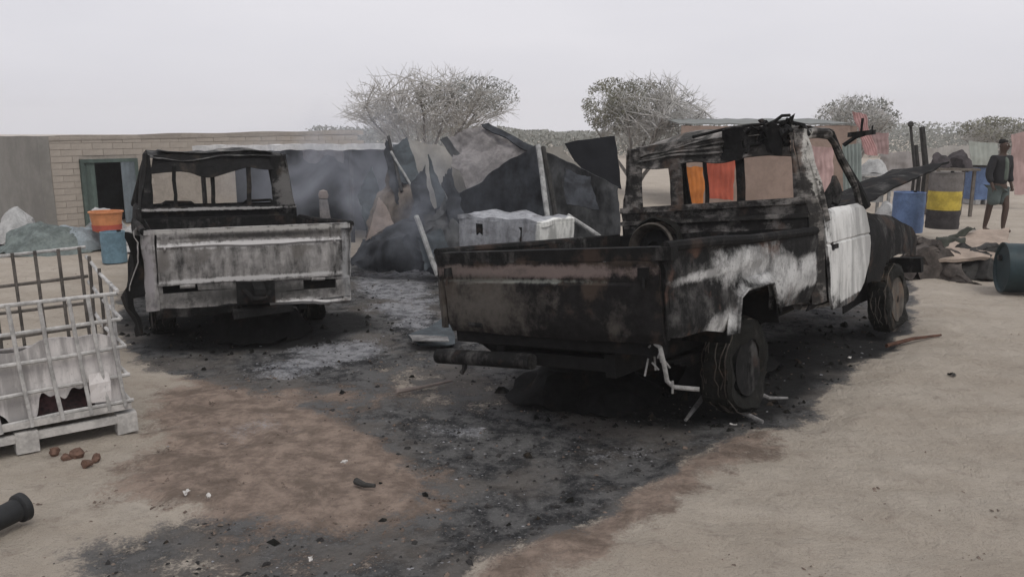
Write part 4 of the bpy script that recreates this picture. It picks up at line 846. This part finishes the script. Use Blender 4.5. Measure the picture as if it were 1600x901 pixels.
cloth('dusty pink cloth draped high over the yard beside the mirror', ((1330,172,19),(1352,180,19),(1372,245,19),(1352,240,19)), (.46,.27,.26), .06, 34)
cloth('small pink cloth lying below the high pink cloth', ((1352,206,20),(1388,208,20),(1388,240,20),(1356,240,20)), (.36,.25,.24), .06, 35)
cloth('grey-green board standing upright against the mud house corner', ((1316,226,16),(1345,224,16),(1344,345,16),(1320,345,16)), (.26,.30,.28), .02, 36, 'upright_board', 'board', .012)
cloth('faded pink cloth at the edge of the frame behind the standing man', ((1578,208,20),(1625,206,20),(1625,305,20),(1582,305,20)), (.42,.30,.28), .06, 37)
cloth('pale yellowish canvas screen behind the blue crate', ((1440,232,23),(1545,226,23),(1545,300,23),(1440,300,23)), (.42,.40,.37), .06, 38, 'canvas_screen', 'canvas')
cloth('pale grey-green canvas screen behind the blue crate and the man', ((1515,222,21),(1560,222,21),(1560,258,21),(1515,258,21)), (.40,.43,.39), .04, 39, 'canvas_screen', 'canvas')
cloth('grey canvas shelter wall behind the posts', ((1375,238,26),(1450,238,26),(1450,300,26),(1375,300,26)), (.33,.31,.30), .08, 40, 'canvas_screen', 'canvas')
def heap(name, label, cat, px, py, Y, w_, d_, h_, mat, seed, amp=.12):
    q = W(px, py, Y); m_ = MB(); n = 14
    P = [[(math.cos(a_)*w_*.5*r_, math.sin(a_)*d_*.5*r_, h_*max(0,(1-r_**2.2))) for r_ in np.linspace(0.02,1,8)] for a_ in np.linspace(0, 2*math.pi, n*2+1)]
    m_.sheet(P, .015); m_.crumple(amp, 4.0, seed); o = m_.build(name, mat, None, True); o.location = (q.x, Y, max(0, q.z) if py < 0 else 0); return tag(o, label, cat)
M['white'] = M_plain('dusty_white_sack', (.44,.44,.43), .35, 5, .9, .5); M['gtarp'] = M_plain('grey_green_tarp', (.17,.20,.19), .5, 4, .85, .5)
# table with sacks
tq = W(1362,272,16.5); TB = thing('table', 'white-topped table with grey skirts beside the mud house', 'table', (tq.x,16.5,0))
m_ = MB(); m_.box((-.32,-.3,tq.z-.03), (.32,.3,tq.z+.02)); m_.build('table_top', M['white'], TB)
for sx in (-1,1):
    for sy in (-1,1): m_ = MB(); m_.box((sx*.27-.025,sy*.24-.025,0), (sx*.27+.025,sy*.24+.025,tq.z-.03)); m_.build('leg', M['pole'], TB)
m_ = MB(); m_.sheet([[(-.30+.45*i/8,-.27+.02*math.sin(i*2),tq.z-.04-.5*j/5) for j in range(6)] for i in range(9)], .01); m_.build('skirt', M_plain('grey_skirt',(.28,.28,.27),.4,4), TB)
o = heap('sack', 'white sack bundle heaped on the table by the mud house', 'sack', 1366, 255, 16.5, .55, .5, .28, M['white'], 4, .06); o.location.z = tq.z+.015
heap('sack', 'white sack slumped on the ground beside the table', 'sack', 1388, 330, 15.8, .5, .5, .55, M['white'], 5, .08)
def barrel(label, px, pyb, Y, r_, h_, mats, rot=None, group=None):
    q = W(px, pyb, Y); BR = thing('oil_drum', label, 'drum', (q.x, Y, max(0, q.z)), (0,0,.4), group)
    X = Matrix.Rotation(math.pi/2, 4, 'X')
    prev = 0
    for i, (fr, mm) in enumerate(mats):
        m_ = MB(); z0_, z1_ = prev*h_, fr*h_; pr = [(r_*.97,-z0_-.001)] if i else [(r_*.2,0.0)]
        pr += [(r_*(1.0+(.03 if k in (2,6) else 0)), -(z0_+(z1_-z0_)*k/8)) for k in range(0,9)]
        if i == len(mats)-1: pr += [(r_*1.02,-z1_-.01),(r_*.94,-z1_-.012),(r_*.93,-z1_+.015),(.01,-z1_+.015)]
        m_.lathe(pr, Matrix.Rotation(math.pi/2,4,'X') @ Matrix.Scale(-1,4,Vector((0,1,0))), 20); m_.build('drum_band' if len(mats) > 1 else 'drum_body', mm, BR, True); prev = fr
    m_ = MB(); m_.lathe([(.03,-.0),(.03,.03),(.002,.032)], Matrix.Translation((r_*.5,0,h_)) @ X, 10); m_.build('bung', M['char'], BR)
    return BR
M['blue'] = M_plain('faded_blue_plastic', (.13,.20,.36), .35, 4, .6); M['yel'] = M_plain('yellow_paint', (.50,.38,.06), .35, 5, .6); M['dkdrum'] = M_plain('sooty_drum', (.05,.045,.045), .5, 5, .8); M['gdrum'] = M_plain('dusty_grey_drum', (.18,.165,.155), .4, 5, .8); M['pblue'] = M_plain('pale_blue_plastic', (.16,.26,.32), .35, 4, .6)
barrel('blue drum standing under the raised bonnet of the near truck', 1416, 362, 15.0, .27, .72, [(1, M['blue'])])
barrel('dark drum with a broad yellow band beside the blue drum', 1471, 356, 14.2, .265, .95, [(.34, M['dkdrum']), (.68, M['yel']), (1, M['gdrum'])])
# blue crate on white feet
q = W(1532,314,21.6); CR = thing('blue_crate', 'blue crate on a white base beside the standing man', 'crate', (q.x,21.6,0), (0,0,.15))
q.z = 0.0
m_ = MB(); m_.box((-.37,-.25,.12), (.37,.25,.95)); m_.crumple(.015,3); m_.build('crate_body', M['blue'], CR)
m_ = MB(); m_.box((-.39,-.28,.95), (.39,.28,1.04)); m_.build('lid', M['blackp'], CR)
m_ = MB(); m_.box((.02,-.262,.66), (.30,-.252,.90)); m_.build('label_patch', M['white'], CR)
for x in (-.28,0,.28): m_ = MB(); m_.box((x-.07,-.27,0), (x+.07,.27,.12)); m_.build('base_block', M['white'], CR)
def post(label, px, pt, pb, Y, r_, knob=False):
    A, Bq = W(px,pt,Y), W(px+2,pb,Y); P_ = thing('post', label, 'post', (Bq.x,Y,0), (0,0,0), 'posts in the yard')
    m_ = MB(); m_.tube([(0,0,-.1),(.01,0,A.z*.5),(A.x-Bq.x,0,A.z)], [r_,r_,r_*.9], 7); m_.crumple(.02,1.5); m_.build('shaft', M['stick'], P_, True)
    if knob: m_ = MB(); m_.lathe([(.01,-.07),(.06,-.04),(.07,0),(.05,.05),(.005,.07)], Matrix.Translation((A.x-Bq.x,0,A.z)) @ Matrix.Rotation(math.pi/2,4,'X'), 10); m_.build('knob', M['stick'], P_, True)
    return P_
post('thin dark post with a round knob on top in the yard', 1423,194,300,19,.035,True)
post('thicker dark post right of the knobbed post', 1441,198,300,19,.07)
post('short dark post between the knobbed and the thicker post', 1431,226,300,19.3,.05)
# dark bundles on a trestle
cz = W(1485,262,18.5).z; CT = thing('trestle_table', 'rough trestle with dark bundles on it beyond the yellow-banded drum', 'trestle', tuple(W(1485,280,18.5))[:2]+(0,))
m_ = MB(); m_.box((-.5,-.3,cz-.06), (.5,.3,cz)); m_.crumple(.03,4); m_.build('trestle_top', M['scrap0'] if 'scrap0' in M else M.setdefault('scrap0', M_plain('weathered_plank',(.16,.14,.12),.4,6)), CT)
for x in (-.4,.4):
    for y in (-.22,.22): m_ = MB(); m_.box((x-.03,y-.03,0), (x+.03,y+.03,cz-.06)); m_.build('leg', M['scrap0'], CT)
for k_, (dx, w_, h_, lb) in enumerate(((-.22,.55,.26,'dark rag bundle on the left half of the trestle'), (.22,.45,.36,'taller dark rag bundle on the right half of the trestle'))):
    o = heap('rag_bundle', lb, 'bundle', 1485, 262, 18.5, w_, .45, h_, M['scrapk'] if 'scrapk' in M else M.setdefault('scrapk', M_plain('dark_rags',(.07,.06,.062),.6,6)), 70+k_, .12); o.location.x += dx; o.location.z = cz+.005
# teal drum lying at the right edge
M['teal'] = M_plain('dark_teal_paint', (.022,.042,.048), .35, 4, .5, .2)
q = G(1560,456); TD = thing('oil_drum', 'dark teal drum lying on its side at the right edge', 'drum', (q.x,q.y,.30), (0,0,math.radians(-14)))
X = Matrix.Rotation(-math.pi/2,4,'Z')
m_ = MB(); m_.lathe([(.01,.03),(.27,.03),(.285,.0),(.30,.0),(.30,.02),(.292,.05),(.292,.28),(.304,.30),(.292,.32),(.292,.58),(.304,.60),(.292,.62),(.292,.88),(.30,.9),(.02,.9)], X, 32); m_.build('drum_body', M['teal'], TD, True)
m_ = MB(); m_.lathe([(.035,-.01),(.035,.03),(.005,.035)], Matrix.Translation((0,.12,.1)) @ X, 12); m_.build('bung', M['blackp'], TD, True)
# wreck heap between the truck front and the drum
GW = 'scorched scrap beside the teal drum'
M['scrapb'] = M_plain('scorched_brown_scrap', (.10,.085,.075), .6, 5, .9, .6); M['tan'] = M_plain('dusty_tan_board', (.36,.29,.235), .3, 4, .9, .4)
fallen('scrap_sheet', 'dusty tan board propped flat over the scrap by the teal drum', 'sheet', ((1505,366,12.0),(1575,362,12.2),(1572,408,10.6),(1462,408,10.5)), M['tan'], .06, 2, .04, seed=51, group=GW)
fallen('scrap_sheet', 'dark green-brown twisted sheet on top of the scrap pile', 'sheet', ((1448,378,11.6),(1520,358,12.0),(1500,388,11.2),(1455,395,11.0)), M_plain('dark_olive_sheet',(.045,.048,.036),.5,4), .12, 3, .02, seed=52, group=GW)
fallen('scrap_sheet', 'grey-brown bent sheet leaning out of the scrap toward the truck wheel', 'sheet', ((1440,388,11.2),(1480,395,10.9),(1530,445,10.2),(1470,440,10.3)), M['scrapb'], .14, 3, .02, seed=53, group=GW)
heap('scrap_heap', 'charred scrap heap blackened as the shadow under the tan board', 'scrap heap', 1530, 430, 10.9, 1.3, .9, .32, M['stick'], 54, .2)  # heap blackened to paint the shadow below the board
heap('scrap_heap', 'brown scorched scrap mound just behind the front wheel of the near truck', 'scrap heap', 1445, 420, 10.8, .9, .8, .42, M['scrapb'], 55, .22)

# ------------------------------------------------------------------ junk before the building
GJ = 'bundles heaped before the flat-roofed building'
def bundle(label, px, py, Y, w_, h_, mat, seed):
    o = heap('cloth_bundle', label, 'bundle', px, py, Y, w_, w_*.8, h_, mat, seed, .13); o['group'] = GJ; return o
bundle('big white cloth bundle piled before the building doors', 132, 0, 13.6, .85, .60, M['white'], 61)
bundle('white cloth bundle carrying the orange basin', 168, 0, 13.02, .75, .34, M['white'], 62)
bundle('grey-green tarp bundle low behind the caged tank', 30, 0, 13.0, 1.5, .42, M['gtarp'], 63)
bundle('pale blue-grey tarp bundle between the green and the white bundles', 85, 0, 13.2, 1.1, .40, M_plain('blue_grey_tarp',(.27,.31,.33),.45,4), 64)
bundle('pale sack bundle at the left end of the heap', -15, 0, 13.8, .8, .55, M['white'], 65)
q = W(168,360,13.0); OB = thing('orange_basin', 'orange plastic basin sitting on a white bundle before the building doors', 'basin', (q.x,13.0,q.z-.02))
m_ = MB(); m_.lathe([(.16,0),(.20,.02),(.24,.30),(.26,.31),(.26,.33),(.23,.33),(.18,.05),(.01,.04)], Matrix.Rotation(math.pi/2,4,'X'), 24); m_.build('basin_body', M_plain('orange_plastic',(.60,.25,.11),.25,4,.5), OB, True)
m_ = MB(); m_.lathe([(.205,.03),(.215,.03),(.225,.12),(.215,.12)], Matrix.Rotation(math.pi/2,4,'X'), 24, closed=True); m_.build('red_band', M_plain('red_plastic',(.45,.10,.07),.3,4,.5), OB, True)
barrel('pale blue drum beside the bundles, close to the far truck', 180, 410, 11.9, .17, .44, [(1, M['pblue'])])
for lb_, px_, py_, Y_, w_, d_, h_, sd_ in (('black heap added to darken the ground under the tail of the near truck', 930, 0, 5.75, 1.1, .8, .24, 81),
        ('flat black charred heap under the middle of the near truck', 1120, 0, 6.5, 1.3, 1.2, .30, 82), ('black heap added to darken the ground under the tail of the far truck', 372, 0, 7.6, 1.0, .7, .36, 83)):
    o = heap('dark_fill_heap', lb_, 'heap', px_, py_, Y_, w_, d_, h_, M['under'], sd_, .12)  # black debris heaps added to deepen the dark under the trucks
# little scorched post with a pale head beside the lean-to
q = W(507,345,12.6); SP = thing('scorched_stump', 'scorched grey stump with a pale knob behind the far truck tail', 'stump', (q.x,12.6,0))
m_ = MB(); m_.tube([(0,0,0),(.01,0,.5),(0,0,q.z+.34)], [.12,.10,.06], 9); m_.crumple(.05,4); m_.build('stem', M['greyp'], SP, True)
m_ = MB(); m_.lathe([(.02,-.08),(.07,-.05),(.08,0),(.06,.06),(.005,.08)], Matrix.Translation((0,0,q.z+.40)) @ Matrix.Rotation(math.pi/2,4,'X'), 10); m_.build('knob', M['pinkc'], SP, True)

# ------------------------------------------------------------------ the standing man
def skin(name, V, E_, R_, mat, parent, sub=2):
    me = bpy.data.meshes.new(name); me.from_pydata(V, E_, []); o = bpy.data.objects.new(name, me); COL.objects.link(o); o.parent = parent
    md = o.modifiers.new('skin', 'SKIN'); md.use_smooth_shade = True
    for i, r_ in enumerate(R_):
        me.skin_vertices[0].data[i].radius = r_ if isinstance(r_, tuple) else (r_, r_); me.skin_vertices[0].data[i].use_root = (i == 0)
    sb = o.modifiers.new('sub', 'SUBSURF'); sb.levels = sub; sb.render_levels = sub
    me.materials.append(mat); return o
q = G(1553,362); PM = thing('person', 'man standing in a dark open jacket, grey-green shorts and bare legs', 'person', (q.x,q.y,0), (0,0,math.radians(20)))
V = []; E_ = []; R_ = []
def ch(pts, rs, start=None):
    pv = start
    for p_, r_ in zip(pts, rs):
        V.append(p_); R_.append(r_); i = len(V)-1
        if pv is not None: E_.append((pv, i))
        pv = i
    return pv
pel = ch([(0,0,.90)], [(.11,.08)])
chest = ch([(0,0,1.05),(0,.01,1.22),(0,.01,1.36)], [(.10,.075),(.13,.085),(.13,.085)], pel)
nk = ch([(0,0,1.45),(0,-.01,1.50),(0,-.02,1.56),(0,-.02,1.63),(0,-.015,1.69)], [.055,.052,(.07,.08),(.078,.095),(.06,.07)], chest)
for s in (-1,1):
    k = .09*s; ft = ch([(s*.09,0,.84),(s*.11,-.01-k*.5,.66),(s*.105,-.02-k,.47),(s*.10,-k*1.1,.28),(s*.095,.02-k*1.3,.09),(s*.10,-k*1.4,.045),(s*.12,-.13-k*1.4,.03)], [.09,.08,.058,.055,.036,.04,.032], pel)
    hd = ch([(s*.17,.01,1.37),(s*.23,.02,1.24),(s*.26,.03,1.08),(s*.245,-.05,.90),(s*.24,-.08,.84)], [.06,.05,.04,.028,.03], chest)
    for k in range(4): ch([(s*(.225+.012*k),-.09-.01*k+.02,.80),(s*(.225+.012*k),-.085-.008*k+.02,.765)], [.009,.008], hd)
    ch([(s*.215,-.11,.82),(s*.205,-.125,.79)], [.01,.009], hd)
M['skin'] = M_plain('dark_skin', (.075,.048,.036), .2, 10, .6, .1)
skin('body', V, E_, R_, M['skin'], PM)
cl_ = lambda nm, V_, E__, R__, m_: skin(nm, V_, E__, R__, m_, PM)
cl_('jacket', [(0,.01,.84),(0,.01,1.1),(0,.012,1.25),(0,.012,1.36),(0,.0,1.43)] + [q_ for s in (-1,1) for q_ in ((s*.18,.01,1.38),(s*.235,.02,1.24),(s*.262,.03,1.08),(s*.25,-.04,.93))], [(0,1),(1,2),(2,3),(3,4),(3,5),(5,6),(6,7),(7,8),(3,9),(9,10),(10,11),(11,12)],
    [(.19,.14),(.18,.135),(.20,.14),(.18,.125),(.08,.08)] + [.085,.078,.066,.056]*2, M_plain('dark_jacket',(.022,.022,.024),.3,8,.9))
cl_('shirt', [(.01,-.075,.96),(.01,-.08,1.15),(.01,-.075,1.34),(.0,-.05,1.42)], [(0,1),(1,2),(2,3)], [(.055,.075),(.055,.075),(.05,.07),(.03,.04)], M_plain('green_grey_shirt',(.12,.145,.12),.3,8,.9))
cl_('shorts', [(0,.005,.96)] + [q_ for s in (-1,1) for q_ in ((s*.09,0,.80),(s*.115,-.01,.62),(s*.115,-.015,.50))], [(0,1),(1,2),(2,3),(0,4),(4,5),(5,6)], [(.18,.135)] + [.13,.12,.115]*2, M_plain('grey_green_shorts',(.10,.125,.12),.3,8,.9))
cl_('hair', [(0,.01,1.64),(0,.015,1.70),(0,.0,1.74)], [(0,1),(1,2)], [(.082,.085),(.086,.095),(.05,.06)], M_plain('black_hair',(.012,.011,.010),.3,30,.95))
for s in (-1,1):
    m_ = MB(); m_.lathe([(.001,-.01),(.009,-.004),(.009,.004),(.001,.01)], Matrix.Translation((s*.03,-.105,1.63)), 8); m_.build('eye', M_plain('eye_white',(.4,.38,.35),.1), PM, True)
    m_ = MB(); m_.lathe([(.004,-.012),(.02,-.006),(.024,.004),(.004,.012)], Matrix.Translation((s*.082,-.005,1.61)) @ Matrix.Rotation(math.pi/2,4,'Z'), 10); m_.build('ear', M['skin'], PM, True)
m_ = MB(); m_.tube([(0,-.108,1.64),(0,-.128,1.60),(0,-.11,1.59)], [.008,.016,.012], 6); m_.build('nose', M['skin'], PM, True)
m_ = MB(); m_.tube([(-.025,-.098,1.565),(0,-.105,1.563),(.025,-.098,1.565)], .008, 6); m_.build('mouth', M_plain('lips',(.09,.04,.035),.1), PM, True)

# ------------------------------------------------------------------ things lying on the ground
fallen('tin_sheet', 'bent grey tin sheet lying by the left end of the tow bar', 'tin sheet', ((636,532,7.3),(705,498,8.0),(712,545,7.2),(655,546,7.05)), M['tarpb'], .03, 3, .012, seed=71).location.z += .03
fallen('tin_sheet', 'pale narrow tin strip at the near edge of the bent tin sheet', 'tin sheet', ((640,536,7.25),(700,538,7.2),(703,546,7.05),(645,546,7.03)), M['greysteel'], .015, 3, .01, seed=72).location.z += .07
def stick(label, pts, r_, mat, group=None, cat='stick', name='charred_stick'):
    P = [G(px,py,z) for px,py,z in pts]; m_ = MB(); m_.tube(P, [r_*(1-.5*i/(len(P)-1)) for i in range(len(P))], 7); m_.crumple(.02,5,pts[0][0]); o = m_.build(name, mat, None, True)
    o.data.transform(Matrix.Translation(-P[0])); o.location = P[0]; return tag(o, label, cat, group)
GB = 'burnt rods round the rear wheel of the near truck'
stick('grey burnt rod reaching forward from the rear wheel', [(1128,612,.10),(1148,636,.05),(1168,648,.03),(1190,657,.02)], .026, M['greysteel'], GB)
stick('pale short rod on the right side of the rear wheel', [(1178,612,.05),(1200,622,.03),(1232,624,.02)], .022, M['greysteel'], GB)
stick('dark burnt rod on the left side of the rear wheel', [(1105,612,.08),(1085,640,.04),(1070,656,.02)], .020, M['greysteel'], GB)
stick('short dark charred stick on the brown soil patch', [(556,750,.02),(572,756,.025),(588,758,.02)], .018, M['stick'])
stick('pale plank splinter on the ashes before the tow bar', [(620,612,.015),(660,604,.02),(705,596,.015)], .018, M['pinkc'])
stick('dark stick lying on the sand past the front wheel', [(1385,540,.02),(1425,530,.03),(1472,524,.02)], .02, M_plain('rusty_rod',(.12,.06,.04),.5,8))
def scrap(label, px, py, s_, mat, seed, group=None, name='paper_scrap', cat='scrap'):
    p_ = G(px,py); m_ = MB(); m_.sheet(quad((-s_,-s_*.5,0),(s_,-s_*.6,0),(s_*.8,s_*.5,0),(-s_*.9,s_*.6,0),6,6), .004); m_.crumple(s_*.6, 1.2/s_, seed); o = m_.build(name, mat, None, True); o.location = (p_.x,p_.y,.025); o.rotation_euler.z = seed; return tag(o, label, cat, group)
M['wh'] = M_plain('white_paper', (.55,.53,.5), .2, 8)
scrap('white crumpled scrap where the sand meets the soot below the tank', 292, 774, .022, M['wh'], 1)
scrap('long white scrap right of the crumpled scrap', 326, 780, .018, M['wh'], 2)
scrap('pinkish scrap on the middle of the brown soil', 350, 698, .03, M['pinkc'], 3)
scrap('small white scrap on the right part of the brown soil', 538, 726, .018, M['wh'], 4)
scrap('white scrap on the soot close to the front of the picture', 486, 879, .014, M['wh'], 5)
scrap('small white scrap beside the soot edge before the rear wheel', 1146, 668, .02, M['wh'], 6)
scrap('pale scrap on the sand near the door of the near truck', 1327, 562, .02, M['wh'], 7)
scrap('dark flat scrap on the sand by the right edge', 1488, 588, .035, M['stick'], 8, name='dark_scrap')
rnd = random.Random(11)
for k, (px, py) in enumerate(((104,716),(136,727),(120,712),(152,718),(86,709))):
    p_ = G(px,py); m_ = MB(); bm = bmesh.new(); bmesh.ops.create_icosphere(bm, subdivisions=2, radius=.022+.008*(k % 3)); bm.verts.ensure_lookup_table()
    m_.v = [tuple(v.co) for v in bm.verts]; m_.f = [tuple(v.index for v in f.verts) for f in bm.faces]; bm.free(); m_.crumple(.018, 30, k); o = m_.build('stone', M['stone'] if 'stone' in M else M.setdefault('stone', M_plain('red_brown_stone',(.16,.095,.07),.4,9)), None); o.location = (p_.x,p_.y,.012)
    tag(o, ('second red-brown stone from the left in the row before the tank pallet', 'second stone from the right in the row before the tank pallet', 'third stone from the left in the row before the tank pallet', 'rightmost red-brown stone of the row before the tank pallet', 'leftmost red-brown stone of the row before the tank pallet')[k], 'stone', 'red-brown stones under the tank pallet')
def litter(name, mat, n, test, smin, smax, flat, seed):
    rnd = random.Random(seed); m_ = MB(); c = 0; tries = 0
    while c < n and tries < n*60:
        tries += 1
        y = 2.8+9.5*rnd.random()**1.6; x = rnd.uniform(-.66,.72)*y*1.02
        if rnd.random() > test(x, y): continue
        s_ = rnd.uniform(smin,smax)*(1 if rnd.random() < .9 else 1.9); g = rnd.uniform(0,6.28); ca, sa = math.cos(g), math.sin(g)
        def pt(a_,b_,h_): return (x+(a_*ca-b_*sa)*s_, y+(a_*sa+b_*ca)*s_, gz(x,y)-.008+h_*s_*flat)
        j = lambda: rnd.uniform(.6,1.2)
        m_.add([pt(-j(),-.4*j(),0), pt(.8*j(),-.6*j(),0), pt(j(),.5*j(),0), pt(-.5*j(),.7*j(),0), pt(-.3*j(),-.2*j(),j()), pt(.5*j(),0,1.2*j()), pt(0,.4*j(),.8*j())],
               [(0,1,5,4),(1,2,5),(2,6,5),(2,3,6),(3,0,4,6),(4,5,6)]); c += 1
    return tag(m_.build(name, mat), kind='stuff')
litter('charcoal_rubble', M_plain('charcoal',(.035,.033,.032),.4,9), 2600, lambda x,y: field(SOOTF,x,y)*.9, .005,.015,.5,1)
litter('charred_lumps', M['tyre'], 420, lambda x,y: max(float(sst(-.3,.3,sdp(np.array([x]),np.array([y]),DARK1))[0]), float(sst(-.3,.3,sdp(np.array([x]),np.array([y]),DARK2))[0]))*.9+field(SOOTF,x,y)*.04, .014,.034,.7,7)
litter('ash_flakes', M_plain('ash_flake',(.30,.30,.31),.4,9), 900, lambda x,y: min(1, field(ASHF,x,y)*.9+field(SOOTF,x,y)*.12), .004,.011,.3,2)
litter('soil_clods', M_plain('soil_clod',(.19,.145,.118),.55,9), 2600, lambda x,y: max(field(SOILF,x,y)*.9, .04), .005,.014,.5,3)
litter('sand_pebbles', M_plain('sand_pebble',(.24,.195,.16),.45,9), 2600, lambda x,y: (1-field(SOOTF,x,y))*.5, .003,.010,.6,4)

# ------------------------------------------------------------------ smoke over the shelter, and dust in the air
def volume(name, lo, hi, dens, color, cen=None, rad=None, aniso=0.0):
    m_ = MB().box(lo, hi); m = bpy.data.materials.new(name); m.use_nodes = True; t = m.node_tree; t.nodes.remove(t.nodes['Principled BSDF'])
    pv = t.nodes.new('ShaderNodeVolumePrincipled'); pv.inputs['Color'].default_value = (*color,1); pv.inputs['Density'].default_value = dens; pv.inputs['Anisotropy'].default_value = aniso
    t.links.new(pv.outputs[0], t.nodes['Material Output'].inputs['Volume'])
    if cen:
        n = NT.__new__(NT); n.m = m; n.t = t; n.co = t.nodes.new('ShaderNodeTexCoord').outputs['Object']
        f = n.math('MAXIMUM', n.blob(cen, rad), 0.0); ns = n.rng(n.noise(1.3, 4, .6, dist=.8), .38, .68)
        t.links.new(n.math('MULTIPLY', n.math('MULTIPLY', f, ns), dens), pv.inputs['Density'])
    return tag(m_.build(name, m), kind='stuff')
q = W(525,285,12.4); volume('smoke', (q.x-2.2,q.y-1.1,.02), (q.x+2.6,q.y+1.2,2.7), .95, (.74,.78,.87), (q.x+.2,q.y,1.15), (2.2,1.1,1.35))
q = W(640,300,10.4); o = volume('smoke', (q.x-1.5,q.y-.8,.02), (q.x+1.8,q.y+.8,2.3), .45, (.74,.79,.90), (q.x+.1,q.y,1.05), (1.6,.8,1.15))
volume('haze', (-300,-70,-1), (300,400,12), .0013, (.985,.985,.99))
